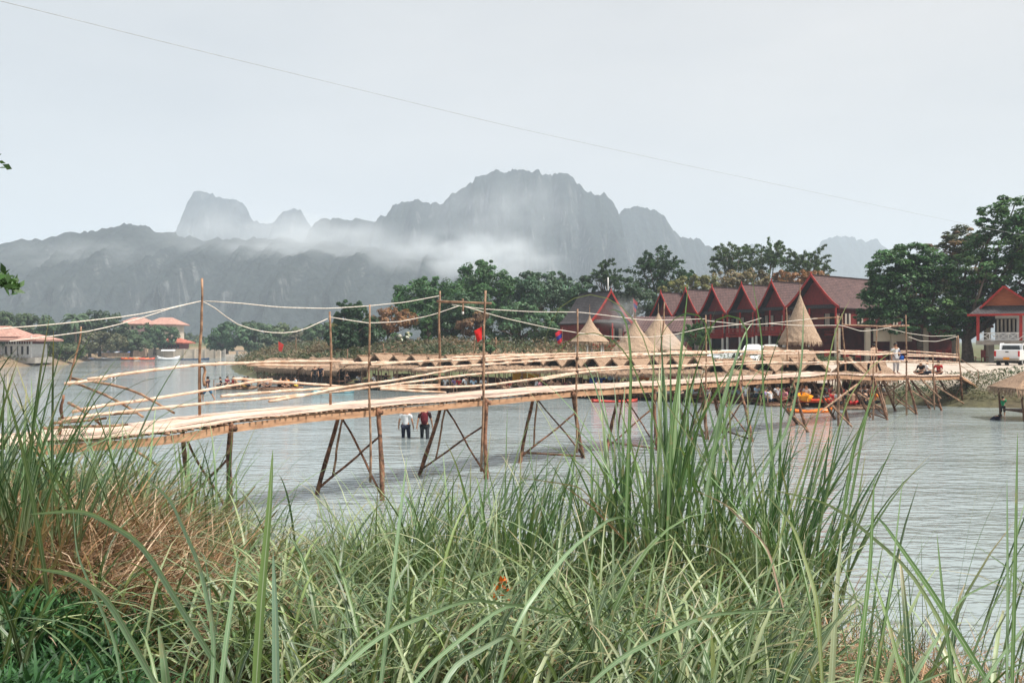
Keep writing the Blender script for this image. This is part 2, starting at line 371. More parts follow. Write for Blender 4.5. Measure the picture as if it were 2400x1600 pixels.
steep = N(t, 'ShaderNodeMapRange'); steep.inputs[1].default_value = .62; steep.inputs[2].default_value = .2; t.links.new(sg.outputs[2], steep.inputs[0])
fr = ramp(t, [(.3, (.005, .009, .011)), (.7, (.042, .054, .050))]); t.links.new(n2_.outputs[0], fr.inputs[0])
rk = ramp(t, [(.3, (.07, .075, .08)), (.7, (.42, .42, .42))]); t.links.new(n4_.outputs[0], rk.inputs[0])
rm = ramp(t, [(.49, (0,0,0)), (.66, (.8,.8,.8))]); t.links.new(n1.outputs[0], rm.inputs[0])
f1 = N(t, 'ShaderNodeMath', operation='MULTIPLY'); t.links.new(rm.outputs[0], f1.inputs[0]); t.links.new(steep.outputs[0], f1.inputs[1])
mm = N(t, 'ShaderNodeMix', data_type='RGBA'); t.links.new(f1.outputs[0], mm.inputs[0]); t.links.new(fr.outputs[0], mm.inputs[6]); t.links.new(rk.outputs[0], mm.inputs[7])
t.links.new(mm.outputs[2], b.inputs['Base Color']); b.inputs['Roughness'].default_value = 1; b.inputs['Specular IOR Level'].default_value = 0
bp = N(t, 'ShaderNodeBump', i_Strength=1, i_Distance=6); t.links.new(n2_.outputs[0], bp.inputs['Height']); t.links.new(bp.outputs[0], b.inputs['Normal'])
M_mount = m
def mountain(name, prof, D, depth, foot_z, seed, step=3.0, rag=5.0, cliff=.35):
    """prof: skyline as (px,py); a solid massif whose ridge stands at distance D, its front slope reaching `depth` towards us"""
    D = D*1.35; depth = depth*1.2
    px = np.array([p[0] for p in prof], float); py = np.array([p[1] for p in prof], float)
    X0, X1 = PX(px[0], D), PX(px[-1], D); xs = np.arange(X0, X1, step)
    h = np.interp(xs, (px-1200)/F*D, CAMZ+(800-py)/F*D)
    h = h + (fbm(xs*.045+seed, xs*0+seed, 4)-.5)*rag*2.0 + (fbm(xs*.16+seed, xs*0+seed, 3)-.5)*rag*2.6
    vsx = np.concatenate([np.linspace(0, 1, 120), 1+np.linspace(.03, 1, 10)]); nX, nV = len(xs), len(vsx)
    XX, VV = np.meshgrid(xs, vsx)
    wob = (fbm(XX*.012+seed*3, VV*1.2+seed, 4)-.5)
    prof_s = np.where(VV <= 1, cliff*np.clip(VV/.35, 0, 1)**1.3 + (1-cliff)*np.clip((VV-.30)/.70, 0, 1)**.8*1.0, 1-(VV-1)*.9)
    prof_s = np.clip(prof_s, 0, 1)
    zz = foot_z + (h[None, :]-foot_z)*prof_s
    flute = (fbm(XX*.05+seed, zz*.008, 5)-.5)*1.5
    tt = np.clip(VV, 0, 1)
    YY = D - depth*(1-tt) + np.where(VV > 1, (VV-1)*depth*.6, 0) + (flute*depth*.35 + wob*depth*.6)*np.clip((1-np.abs(VV-.5)*1.2), .12, 1)
    zz = zz + ((fbm(XX*.05, YY*.05+seed, 4)-.5)*rag*4.5+(fbm(XX*.3, YY*.3+seed, 3)-.5)*rag*1.4)*np.clip(1-np.abs(VV-.55)*2.1, 0, 1)
    v = np.stack([XX, YY, zz], -1).reshape(-1, 3); ii = np.arange(nX*nV).reshape(nV, nX)
    q = np.stack([ii[:-1,:-1], ii[:-1,1:], ii[1:,1:], ii[1:,:-1]], -1).reshape(-1, 4)
    return tag(np_mesh(name, v, q, M_mount, smooth=False), kind='structure')
mountain('mountain', [(-420,640),(-250,600),(-90,590),(0,576),(30,560),(70,566),(130,555),(165,540),(200,545),(250,530),(285,526),(335,528),(365,545),(410,550),(500,560),(600,556),(720,565),(800,572),(900,585),(1000,600),(1100,625),(1200,655),(1320,700),(1450,750),(1560,790)], 900, 260, -2, 1.3, 2.2, 4)
mountain('mountain', [(340,640),(385,575),(415,545),(432,515),(446,470),(460,452),(485,448),(503,455),(510,468),(540,464),(565,474),(580,495),(592,515),(620,525),(640,523),(662,497),(688,488),(708,494),(722,525),(745,575),(800,650)], 1750, 200, -2, 5.1, 4, 5, .2)
mountain('mountain', [(700,600),(728,532),(745,520),(765,515),(800,511),(850,520),(905,510),(920,485),(950,472),(980,470),(1010,476),(1038,470),(1060,452),(1100,428),(1130,404),(1160,399),(1220,400),(1258,402),(1272,412),(1290,405),(1335,407),(1352,425),(1372,447),(1392,460),(1420,457),(1438,470),(1450,500),(1462,570),(1500,650),(1580,740),(1650,790)], 1250, 260, -2, 9.4, 3, 5, .25)
mountain('mountain', [(1380,620),(1430,560),(1450,500),(1462,487),(1490,482),(1522,484),(1548,500),(1565,520),(1580,540),(1610,556),(1640,562),(1670,575),(1700,600),(1760,640),(1900,700)], 1400, 220, -2, 14.2, 3, 4, .25)
mountain('mountain', [(1660,640),(1710,600),(1750,576),(1770,572),(1800,590),(1850,600),(1905,590),(1925,568),(1945,555),(1990,553),(2025,562),(2055,562),(2080,580),(2110,610),(2180,640),(2400,680),(2700,720)], 2300, 260, -2, 21.7, 5, 6, .25)

# ------------------------------------------------------------------ bamboo footbridge
BN = [(60,1052,14.4),(100,1037,15.4),(250,1026,16.1),(400,1013,17),(600,982,19.9),(866,956,23.3),(1125,935,26.9),(1345,915,30.6),(1560,903,34.2),(1659,896,36.7),(1756,890,39),
      (1893,883,41.5),(1960,877,43.3),(2048,881,46.9),(2125,881,50),(2187,882,53),(2252,880,56)]
near_e = [P(*n) for n in BN]
widths = [1.4,1.4,1.4,1.35,1.25,1.25,1.65,1.6,1.5,1.5,1.5,1.5,1.5,1.4,1.4,1.4,1.4]
def crossv(i, pts=near_e):
    a = pts[max(i-1, 0)]; b = pts[min(i+1, len(pts)-1)]; d = (b-a); d.z = 0; d.normalize(); return Vector((-d.y, d.x, 0))
far_e = [p + crossv(i)*widths[i] + Vector((0,0,.03)) for i, p in enumerate(near_e)]
cum = [0]
for i in range(1, len(near_e)): cum.append(cum[-1] + (near_e[i]-near_e[i-1]).length)
LEN = cum[-1]
def catm(pts, s):
    i = max(0, min(len(pts)-2, next((k for k in range(len(pts)-1) if cum[k+1] >= s), len(pts)-2)))
    u = (s-cum[i])/(cum[i+1]-cum[i]); p0 = pts[max(i-1,0)]; p1 = pts[i]; p2 = pts[i+1]; p3 = pts[min(i+2,len(pts)-1)]
    m1 = (p2-p0)*.5; m2 = (p3-p1)*.5
    return p1*(2*u**3-3*u*u+1) + m1*(u**3-2*u*u+u) + p2*(-2*u**3+3*u*u) + m2*(u**3-u*u)
def deck(s, w): a = catm(near_e, s); b = catm(far_e, s); return a.lerp(b, w)
def near_d(px):                 # depth and height of the near deck edge above picture column px
    xs = [n[0] for n in BN]; return np.interp(px, xs, [n[2] for n in BN])
bridge = empty('bamboo_footbridge', tuple(deck(LEN*.3, .5)*1.0)); bridge.location.z = 0
tag(bridge, 'long narrow bamboo footbridge on crossed log legs crossing the river', 'bridge')
BL = bridge.location.copy()
def bpart(mb, name, m, smooth=True, parent=None):
    o = mb.build(name, m, None, smooth); o.parent = parent or bridge
    o.data.transform(Matrix.Translation(-BL)); return o
# the mat: split bamboo slats running lengthwise, each a little irregular
m, t, b, out = nt('split_bamboo_mat'); uv = N(t, 'ShaderNodeUVMap'); sp = N(t, 'ShaderNodeSeparateXYZ'); t.links.new(uv.outputs[0], sp.inputs[0])
mpn = N(t, 'ShaderNodeMapping'); mpn.inputs['Scale'].default_value = (42, .55, 1); n1 = N(t, 'ShaderNodeTexNoise', i_Scale=1, i_Detail=3); t.links.new(uv.outputs[0], mpn.inputs[0]); t.links.new(mpn.outputs[0], n1.inputs['Vector'])
rr = ramp(t, [(.30, (.36, .25, .19)), (.44, (.70, .53, .43)), (.75, (.80, .65, .54))]); t.links.new(n1.outputs[0], rr.inputs[0])
n3 = N(t, 'ShaderNodeTexNoise', i_Scale=1.1, i_Detail=4); t.links.new(uv.outputs[0], n3.inputs['Vector']); r3 = ramp(t, [(.35, (.82, .78, .74)), (.6, (1.03, 1.0, 1.0))]); t.links.new(n3.outputs[0], r3.inputs[0])
mm = N(t, 'ShaderNodeMix', data_type='RGBA', blend_type='MULTIPLY'); mm.inputs[0].default_value = 1; t.links.new(rr.outputs[0], mm.inputs[6]); t.links.new(r3.outputs[0], mm.inputs[7])
t.links.new(mm.outputs[2], b.inputs['Base Color']); b.inputs['Roughness'].default_value = .6
bp = N(t, 'ShaderNodeBump', i_Strength=.6, i_Distance=.01); t.links.new(n1.outputs[0], bp.inputs['Height']); t.links.new(bp.outputs[0], b.inputs['Normal'])
M_mat = m
mb = MB(); S = np.arange(0, LEN+.01, .35); nw = 9
rows = []
for k, s in enumerate(S):
    rows.append([deck(min(s, LEN), w/(nw-1)) + Vector((0, 0, .05+.012*math.sin(s*2.3+w)+random.uniform(-.008, .008))) for w in range(nw)])
for k in range(len(S)-1):
    wv_ = (deck(S[k], 1)-deck(S[k], 0)).length
    for w in range(nw-1):
        u0, u1 = w/(nw-1)*1.4, (w+1)/(nw-1)*1.4
        q = [rows[k][w], rows[k+1][w], rows[k+1][w+1], rows[k][w+1]]
        mb.face(q, [(u0, S[k]), (u0, S[k+1]), (u1, S[k+1]), (u1, S[k])])
        if w in (0, nw-2):
            e = 0 if w == 0 else 1
            a, c = (q[0], q[1]) if e == 0 else (q[3], q[2])
            mb.face([a, c, c-Vector((0,0,.03)), a-Vector((0,0,.03))], [(u0, S[k]), (u0, S[k+1]), (u0+.03, S[k+1]), (u0+.03, S[k])])
bpart(mb, 'deck_mat', M_mat, smooth=False)
# extra loose slats lying on the mat, overlapping
mb = MB()
for _ in range(110):
    s = random.uniform(1, LEN-6); l = random.uniform(2, 5); w = random.uniform(.03, .95)
    for q in range(4):
        s0 = s+l*q/4; s1 = s+l*(q+1)/4
        dw = .024
        z = Vector((0, 0, .078))
        mb.face([deck(s0, w)+z, deck(s1, w)+z, deck(s1, w+dw)+z, deck(s0, w+dw)+z], [(w*7, s0), (w*7, s1), (w*7+.03, s1), (w*7+.03, s0)])
bpart(mb, 'loose_slats', M_mat, smooth=False)
# cross poles under the mat, ends poking out on the near side
rest = MB(); js = 0; s = .2; cnt = 0
while s < LEN-.1:
    a = deck(s, 0); b_ = deck(s, 1); d = (b_-a).normalized(); r = random.uniform(.022, .034)
    p0 = a - d*random.uniform(.0, .055) + Vector((0,0,-.005+random.uniform(-.012,.012))); p1 = b_ + d*random.uniform(.02, .12)
    if cnt < 100: bpart(MB().tube([p0, p0.lerp(p1, .5)+Vector((0,0,.004)), p1], r, 6), 'cross_pole', M_bamboo2)
    else: rest.tube([p0, p1], r, 5)
    cnt += 1; s += random.uniform(.17, .3) if cnt < 60 else random.uniform(.2, .42)
tag(bpart(rest, 'cross_pole', M_bamboo2), kind='stuff')
# long side beams (split bamboo fascia) and bearers
M_fascia = mat('split_bamboo_fascia', (.50, .29, .17), (.30, .16, .09), scale=2.2, stretch=(1,1,6), rough=.6)
for w, off in ((0, -.02), (1, .02)):
    s = 0
    while s < LEN-.5:
        l = min(random.uniform(5, 7.5), LEN-s); mb = MB(); n = max(2, int(l/.5)); vs = []
        for q in range(n+1):
            p = deck(min(s+l*q/n, LEN), w); dd = (deck(min(s+l*q/n, LEN), 1-w)-p).normalized()
            p = p + dd*.03 + Vector((0,0,-.06+.004*math.sin(q*.7+s)))
            h = .15 + .006*math.sin(q*.9)
            vs += [p, p-Vector((0,0,h)), p-Vector((0,0,h))+dd*.035, p+dd*.035]
        fs = []
        for q in range(n):
            for j in range(4): fs.append((q*4+j, q*4+(j+1)%4, (q+1)*4+(j+1)%4, (q+1)*4+j))
        fs += [(0,1,2,3), (n*4+3, n*4+2, n*4+1, n*4)]
        mb.mesh_in(vs, fs); bpart(mb, 'side_beam', M_fascia, smooth=False); s += l
# trestles: two leaning log legs and crossed braces
def log(a, b_, r0, r1, seed=0, n=9, wob=.03):
    rr = random.Random(seed); pts = []; a = Vector(a); b_ = Vector(b_); k = 8
    ph = rr.uniform(0, 6)
    for i in range(k+1):
        u = i/k; p = a.lerp(b_, u); e = math.sin(u*math.pi)
        pts.append(p + Vector((math.sin(u*5+ph)*wob*e+rr.uniform(-.3,.3)*wob, math.cos(u*4+ph)*wob*e, 0)))
    return MB().tube(pts, [(r0+(r1-r0)*i/k)*rr.uniform(.88, 1.12) for i in range(k+1)], n)
def at_water(px, py, z=-.5, zw=0):       # the point where a leg meets the water, from its picture place
    d = (CAMZ-zw)*F/(py-800); return P(px, py, d)
def trestle(sx, n_bot, f_bot, seed, extra=True, rail=False, near_top=None):
    # sx: near-side deck column in the photograph
    i = np.interp(sx, [n[0] for n in BN], cum)
    tn = deck(i, .0) - Vector((0,0,.12)); tf = deck(i, 1.0) - Vector((0,0,.12))
    nb = at_water(*n_bot); fb = at_water(*f_bot)
    def ext(a, b_): return a + (b_-a)*1.25
    bpart(log(tn+Vector((0,0,.1)), ext(tn, nb), .052, .072, seed), 'leg', M_logwood)
    bpart(log(tf+Vector((0,0,.1)), ext(tf, fb), .05, .068, seed+1), 'leg', M_logwood)
    bpart(log(tf.lerp(fb, .05), nb.lerp(tn, .06), .026, .03, seed+2, 6, .03), 'brace', M_logwood)
    bpart(log(tn.lerp(nb, .28), fb.lerp(tf, .08), .028, .034, seed+3, 6, .03), 'brace', M_logwood)
    bpart(log(tn+(tn-tf).normalized()*.12, tf+(tf-tn).normalized()*.12, .06, .06, seed+4, 7, .01), 'bearer', M_logwood)
    if extra:
        mid = fb.lerp(tf, .22); bpart(log(tf + (tn-tf)*.08, mid+(nb-fb)*.16, .03, .03, seed+5, 6, .02), 'strut', M_bamboo2)
    if rail:
        bpart(log(fb.lerp(tf, .14), nb.lerp(tn, .03), .035, .035, seed+6, 6, .01), 'tie_pole', M_darkwood)
trestle(548, (535,1216), (452,1180), 10, False)
trestle(886, (895,1172), (745,1158), 20)
trestle(1140, (1138,1122), (985,1112), 30)
trestle(1342, (1366,1073), (1219,1084), 40, rail=True)
trestle(1525, (1540,1055), (1423,1058), 50, rail=True)
trestle(1642, (1659,1030), (1620,1030), 60, rail=True)
trestle(1735, (1762,1034), (1700,1026), 70, rail=True)
trestle(1850, (1893,1013), (1867,993), 80)
trestle(1963, (1990,995), (1957,982), 90)
trestle(2045, (2080,984), (2040,978), 100, rail=True)
trestle(2125, (2148,971), (2098,962), 110)
trestle(2187, (2206,962), (2180,958), 120, False)
trestle(2250, (2258,951), (2236,950), 130, False)
# long diagonals seen at the left end
def dp(px, d0=None, side=0):
    return float(near_d(px)) + (1.3 if side else -.05)
def pole_px(pts, r, m=M_bamboo, name='rail_pole', seed=0, nodes=True, n=7, taper=.8):
    """bamboo cane through picture places (px, py, distance); swells at its joints, sags a little"""
    r = r*.76; P3 = [P(*p) for p in pts]; L_ = [0]
    for a, b_ in zip(P3, P3[1:]): L_.append(L_[-1]+(b_-a).length)
    k = max(6, int(L_[-1]/.35)); out_ = []; rad = []; rr = random.Random(seed or len(pts)*7+int(pts[0][0]))
    for i in range(k+1):
        s = L_[-1]*i/k; q = [np.interp(s, L_, [v[c] for v in P3]) for c in range(3)]
        if len(P3) > 2:     # smooth the corners
            q2 = [np.mean([np.interp(np.clip(s+e, 0, L_[-1]), L_, [v[c] for v in P3]) for e in (-.5, -.25, 0, .25, .5)]) for c in range(3)]
            q = q2
        c_ = Vector(q)+Vector((0,0,rr.uniform(-.006,.006))); r_ = r*(1-(1-taper)*i/k)*rr.uniform(.94, 1.06); tg = (P3[-1]-P3[0]).normalized()
        if 0 < i < k: out_ += [c_-tg*.022, c_-tg*.008, c_+tg*.008, c_+tg*.022]; rad += [r_, r_*1.22, r_*1.22, r_]
        else: out_.append(c_); rad.append(r_)
    return bpart(MB().tube(out_, rad, n), name, m)
def rail(pts, side=0, r=.04, dz=0, **k):
    pole_px([(x, y, near_d(x) + ((1.35 if x < 900 else 1.9) if side else -.08) + dz) for x, y in pts], r, **k)
NEAR = [
 [(122,990),(217,972),(319,961),(430,950),(600,933)], [(500,943),(615,934),(750,921),(883,906),(1000,890),(1124,875),(1318,864)],
 [(620,943),(720,925),(806,906),(930,890),(1078,863)], [(508,929),(666,916),(806,907),(1038,901)], [(883,909),(1010,908),(1124,904),(1257,888),(1372,870)],
 [(883,910),(960,915),(1053,920)], [(959,865),(1124,855),(1283,844),(1349,840),(1500,830)], [(1124,905),(1257,887),(1359,871),(1500,862)],
 [(1262,891),(1372,871),(1480,862)], [(1124,876),(1200,869),(1283,864)], [(1323,868),(1456,859),(1600,855)],
 [(870,855),(1060,841)], [(788,852),(950,848),(1124,842),(1200,834),(1283,832)], [(1349,841),(1470,833),(1560,829),(1700,827)],
 [(1480,864),(1600,858),(1740,853),(1860,848)], [(1500,830),(1640,825),(1780,824),(1965,824)], [(1640,851),(1760,846),(1850,850),(1965,847)],
 [(1740,828),(1850,829),(1965,825)], [(1800,852),(1953,853)], [(1965,823),(2055,830),(2095,827)], [(1965,828),(2050,832),(2125,826)],
 [(1953,852),(2068,846),(2125,846)], [(2120,829),(2187,832),(2250,836)], [(2120,834),(2187,835),(2248,838)], [(2068,847),(2150,850),(2246,854)], [(2110,845),(2187,850)],
]
FAR = [
 [(185,891),(255,882),(390,862),(473,854),(600,849),(712,846),(837,847)], [(568,854),(700,856),(790,857)], [(500,852),(640,849),(788,850)],
 [(148,968),(255,947),(332,939),(460,918),(600,893),(648,887)], [(536,886),(640,893),(740,900),(812,906)], [(130,902),(185,894),(270,886)],
 [(1124,846),(1257,838),(1400,832),(1530,826)], [(1050,838),(1180,832),(1349,828),(1480,824)], [(1372,862),(1560,858),(1700,850)], [(1560,824),(1700,823),(1900,821)],
 [(1940,846),(2050,850),(2125,843)], [(1960,821),(2060,825),(2130,822),(2250,831)], [(2110,842),(2250,849)],
]
for i, p in enumerate(NEAR): rail(p, 0, .043 if i < 14 else .045, dz=-.05*(i % 3), seed=200+i)
for i, p in enumerate(FAR): rail(p, 1, .042 if i < 6 else .045, dz=.05*(i % 3), seed=300+i)
# crossed canes at the left landing, some running down into the water
for pts in ([(150,884,18.5),(300,906,18),(420,975,17.2)], [(165,893,18.6),(260,930,18),(345,982,17.2)], [(150,940,16.8),(200,960,16.4),(245,1005,16)],
            [(300,1043,16.2),(345,1075,16.4),(385,1100,16.6)], [(115,984,15.9),(200,974,16),(345,965,16.3)], [(120,992,15.8),(250,980,16.1)], [(100,1003,15.7),(300,995,16.6)]):
    pole_px(pts, .035, M_bamboo2, 'brace', seed=int(pts[0][0]))
# posts (top, foot); those on the near side run on down to the water
def post(tx, ty, bx, by, d, r, m=M_logwood, seed=1, name='post'):
    r = r*.66
    a, b_ = P(tx, ty, d), P(bx, by, d); o = log(b_, a, r, r*.72, seed, 8, .025); bpart(o, name, m)
post(473, 652, 468, 972, near_d(500)+1.2, .052, M_bamboo2, 401); post(773, 730, 775, 948, near_d(790)+1.15, .05, M_bamboo2, 402)
post(866, 714, 868, 1130, near_d(866)-.15, .045, M_bamboo2, 403); post(1031, 682, 1029, 920, near_d(1050)+1.7, .062, M_bamboo2, 404)
post(1138, 681, 1127, 1105, near_d(1130)-.15, .062, M_bamboo2, 405); post(1354, 724, 1352, 1060, near_d(1350)-.15, .055, M_bamboo2, 406)
post(1654, 738, 1655, 1030, near_d(1654)-.15, .06, M_bamboo2, 407); post(1843, 720, 1846, 860, near_d(1843)+1.9, .06, M_bamboo2, 408)
post(1558, 707, 1545, 860, near_d(1540)+1.9, .06, M_bamboo2, 409); post(1963, 739, 1965, 1010, near_d(1963)-.2, .085, M_bamboo2, 410)
post(1973, 735, 1982, 868, near_d(1973)+1.9, .06, M_bamboo2, 411); post(2055, 766, 2054, 872, near_d(2055)+1.8, .07, M_bamboo2, 412)
post(2123, 738, 2125, 975, near_d(2123)-.15, .075, M_bamboo2, 413); post(2245, 786, 2252, 885, near_d(2245)-.1, .075, M_bamboo2, 414)
post(1872, 823, 1873, 900, near_d(1872)-.15, .05, M_bamboo2, 415); post(2048, 826, 2046, 990, near_d(2048)-.2, .075, M_bamboo2, 416)
post(2186, 829, 2190, 960, near_d(2186)-.2, .075, M_bamboo2, 417); post(1739, 826, 1740, 905, near_d(1739)-.1, .05, M_bamboo2, 418)
post(190, 765, 163, 905, 18.2, .034, M_bamboo2, 419); post(150, 925, 138, 1020, 15.9, .05, M_logwood, 420); post(476, 850, 480, 905, near_d(500)+1.15, .05, M_bamboo2, 421)
post(2242, 790, 2243, 848, near_d(2245)+1.3, .06, M_bamboo2, 422)
# crossbars between post tops
def bar_px(a, b_, r=.035, m=M_bamboo2, name='crossbar'): bpart(log(P(*a), P(*b_), r, r*.9, int(a[0]), 7, .01), name, m)
bar_px((1024,706,near_d(1040)+1.6), (1152,711,near_d(1140)-.2)); bar_px((1085,700,28.0), (1085,726,28.0), .03)
bar_px((1900,747,44.2), (1975,743,43.3)); bar_px((1973,761,45.6), (2062,764,48)); bar_px((2060,765,49.0), (2130,763,50.2), .05)
# extra crossed canes among the far trestles
for a, b_ in (((1750,858,40.5),(1800,880,41.5)), ((2012,850,46),(2060,900,48.5)), ((2060,893,49),(2080,975,48)), ((1945,945,42.5),(1997,1000,42)), ((2150,880,51.5),(2205,933,52.5)),
              ((2195,905,54),(2258,945,56)), ((2080,920,50),(2120,895,51)), ((2120,905,51),(2190,950,53)), ((2010,920,46),(2078,965,47.5)), ((1900,980,41),(2010,900,44)), ((2100,935,50),(2145,968,50.6)), ((1860,975,40),(1895,1012,40)), ((1890,880,43),(1850,960,41))):
    bpart(log(P(*a), P(*b_), .04, .045, int(a[0]), 6, .02), 'brace', M_bamboo2)
M_lash = mat('dark_lashing', (.10, .06, .04), (.04, .025, .018), scale=40)
for tx, by_, d_, rr_ in ((866,950,near_d(866)-.15,.034),(866,851,near_d(866)-.15,.034),(866,908,near_d(866)-.15,.034),(1131,932,near_d(1130)-.15,.048),(1132,905,near_d(1130)-.15,.048),(1133,873,near_d(1130)-.15,.048),(1134,842,near_d(1130)-.15,.048),
                          (473,855,near_d(500)+1.2,.04),(471,918,near_d(500)+1.2,.04),(1353,840,near_d(1350)-.15,.045),(1353,871,near_d(1350)-.15,.045),(1965,824,near_d(1963)-.2,.065),(1965,852,near_d(1963)-.2,.065),(2124,829,near_d(2123)-.15,.06),(2125,847,near_d(2123)-.15,.06)):
    c_ = P(tx, by_, d_); bpart(MB().tube([c_+Vector((0,0,.05)), c_+Vector((0,0,-.05))], rr_, 8), 'lashing', M_lash)
# landing ramp at the right end and its rope rail
ra0 = near_e[-1]; ra1 = P(2303, 913, 58.5); rb0 = far_e[-1]; rb1 = P(2296, 906, 60)
mb = MB(); k = 8
for i in range(k):
    u0, u1 = i/k, (i+1)/k; z = Vector((0,0,.05)); zz = Vector((0,0,-.06))
    A, B, Cc, D = ra0.lerp(ra1,u0)+z, ra0.lerp(ra1,u1)+z, rb0.lerp(rb1,u1)+z, rb0.lerp(rb1,u0)+z
    mb.face([A,B,Cc,D], [(0,u0*4),(0,u1*4),(1.4,u1*4),(1.4,u0*4)]); mb.face([A+zz,D+zz,Cc+zz,B+zz], [(0,0)]*4); mb.face([A+zz,B+zz,B,A], [(0,0)]*4)
bpart(mb, 'ramp_mat', M_mat, False)
bpart(MB().bar(ra0-Vector((0,0,.08)), ra1-Vector((0,0,.05)), .07, .12), 'side_beam', M_fascia, False)
for i in range(9): bpart(MB().tube([ra0.lerp(ra1, i/8)+Vector((-.12,-.1,-.05)), rb0.lerp(rb1, i/8)], .035, 6), 'cross_pole', M_bamboo2)
post(2292, 865, 2293, 906, 58.4, .05, M_bamboo2, 431); 
pole_px([(2252,842,56),(2292,868,58.4)], .03, M_bamboo2); pole_px([(2252,857,56),(2293,884,58.4)], .025, M_bamboo2)

# ------------------------------------------------------------------ ropes and light string hung on the posts
def rope(name, pts, r, lab, cat, m=M_rope, group=None):
    P3 = [P(*p) for p in pts]; o_ = []
    L_ = [0]
    for a, b_ in zip(P3, P3[1:]): L_.append(L_[-1]+(b_-a).length)
    k = max(10, int(L_[-1]/.4)) if L_[-1] < 200 else 60
    for i in range(k+1):
        s = L_[-1]*i/k; w = L_[-1]*.02
        o_.append(Vector([np.mean([np.interp(np.clip(s+e*w, 0, L_[-1]), L_, [v[c] for v in P3]) for e in (-1,-.5,0,.5,1)]) for c in range(3)]))
    return tag(MB().tube(o_, r*(.62 if r > .012 else 1), 5).build(name, m, None, True), lab, cat, group)
g = 'ropes strung between the bridge posts'
d4, d7, d8, d10, d11, d13 = near_d(500)+1.2, near_d(790)+1.15, near_d(866)-.15, near_d(1050)+1.7, near_d(1130)-.15, near_d(1350)-.15
rope('rope', [(-120,785,15),(0,770,16),(128,760,16.6),(217,750,17.2),(306,740,18),(383,725,18.8),(473,705,d4)], .017, 'upper pale rope rising from the left edge to the tall leaning post', 'rope', group=g)
rope('rope', [(20,800,15.6),(102,790,16.4),(217,775,17.2),(306,753,18),(408,720,19),(473,705,d4)], .016, 'lower pale rope sagging from the left reeds to the tall leaning post', 'rope', group=g)
rope('rope', [(473,705,d4),(560,710,19.9),(653,720,20.8),(768,723,22),(862,717,d8),(950,708,25.5),(1031,693,d10)], .018, 'long pale rope running level from the tall post over the shorter post', 'rope', group=g)
rope('rope', [(473,705,d4),(500,719,d4+.3),(551,758,20.6),(602,775,21.2),(653,781,22),(704,776,22.6),(769,746,d7)], .018, 'pale rope hanging in a deep curve between the first two far posts', 'rope', group=g)
rope('rope', [(773,743,d7),(862,757,25),(934,754,26.4),(1010,739,27.8),(1077,716,28.2)], .019, 'pale rope sagging behind the short post towards the crossbar with the lamp', 'rope', group=g)
rope('rope', [(1053,713,28.4),(1130,724,28.8),(1257,731,30),(1354,731,d13),(1430,740,32),(1500,749,34),(1560,750,35),(1654,747,37.5)], .02, 'upper pale rope running right from the crossbar past the thin post', 'rope', group=g)
rope('rope', [(1078,715,28.4),(1180,745,29),(1283,768,30),(1354,780,d13),(1436,789,33),(1520,790,35),(1580,784,36),(1654,767,37.5)], .02, 'lower pale rope sagging right from the crossbar in front of the straw cones', 'rope', group=g)
rope('rope', [(1654,751,37.5),(1735,760,39.5),(1782,760,41),(1846,753,42.5),(1900,747,44),(1963,744,44)], .022, 'pale rope dipping in front of the gable houses', 'rope', group=g)
rope('rope', [(1654,768,37.5),(1735,760,39.5),(1785,745,41)], .02, 'short pale rope rising towards the cone roof', 'rope', group=g)
rope('rope', [(1800,758,41),(1880,763,43),(1963,762,44),(1975,763,45),(2017,776,46.5),(2055,773,48),(2090,766,49)], .024, 'pale rope looped low in front of the biggest red gable', 'rope', group=g)
rope('rope', [(2062,765,49),(2130,781,51),(2182,788,54),(2241,786,57)], .024, 'upper rope from the crossbar to the last bridge posts', 'rope', group=g)
rope('rope', [(2129,789,51),(2157,799,52.5),(2195,800,54.5),(2245,788,56)], .024, 'lower rope drooping to the last bridge post', 'rope', group=g)
rope('overhead_cable', [(-900,-215,12),(0,2,16),(400,103,20),(800,200,25),(1200,298,30),(1600,386,36),(2000,470,44),(2270,526,52),(2400,552,57)], .006, 'thin grey cable crossing the whole sky and sloping down to the right', 'cable', M_wire)
lb = empty('hanging_lamp', P(1085,726,28.0)); tag(lb, 'small white bulb hanging under the crossbar between two tall posts', 'lamp')
MB().tube([(0,0,0),(0,0,-.05)], .03, 8).build('socket', M_darkwood, lb); MB().ell((0,0,-.09), (.035,.035,.05)).build('bulb', M_white, lb, True)
def flag(px, py, d, w, h, pole=None, lab='', col=(.6,.02,.02), flow=1, blue=False):
    e = empty('flag', P(px, py, d)); tag(e, lab, 'flag')
    if pole: MB().tube([(0,0,h*.1),(0,0,-pole)], .03, 6).build('flag_pole', M_bamboo2, e)
    n = 7; vs = []; fs = []
    for i in range(n):
        for j in range(n):
            u, v = i/(n-1), j/(n-1)
            vs.append((flow*(u*w*(1-.45*v)+.03), .10*math.sin(u*5+v*3)*w, -v*h-.35*u*h*(1-.3*v)))
    for i in range(n-1):
        for j in range(n-1): fs.append((i*n+j, (i+1)*n+j, (i+1)*n+j+1, i*n+j+1))
    c = MB().mesh_in(vs, fs).build('cloth', M_cobj, e, True); c.color = (*col, 1)
    if blue:
        fs2 = [f for k, f in enumerate(fs) if (k % (n-1)) in (2, 3)]
        c2 = MB().mesh_in([(x, y-.012, z) for x, y, z in vs], fs2).build('blue_band', M_cobj, e, True); c2.color = (.02, .03, .25, 1)
    return e
flag(1132, 765, 26.5, .22, .36, None, 'plain red flag tied to a tall bridge post', flow=-1)

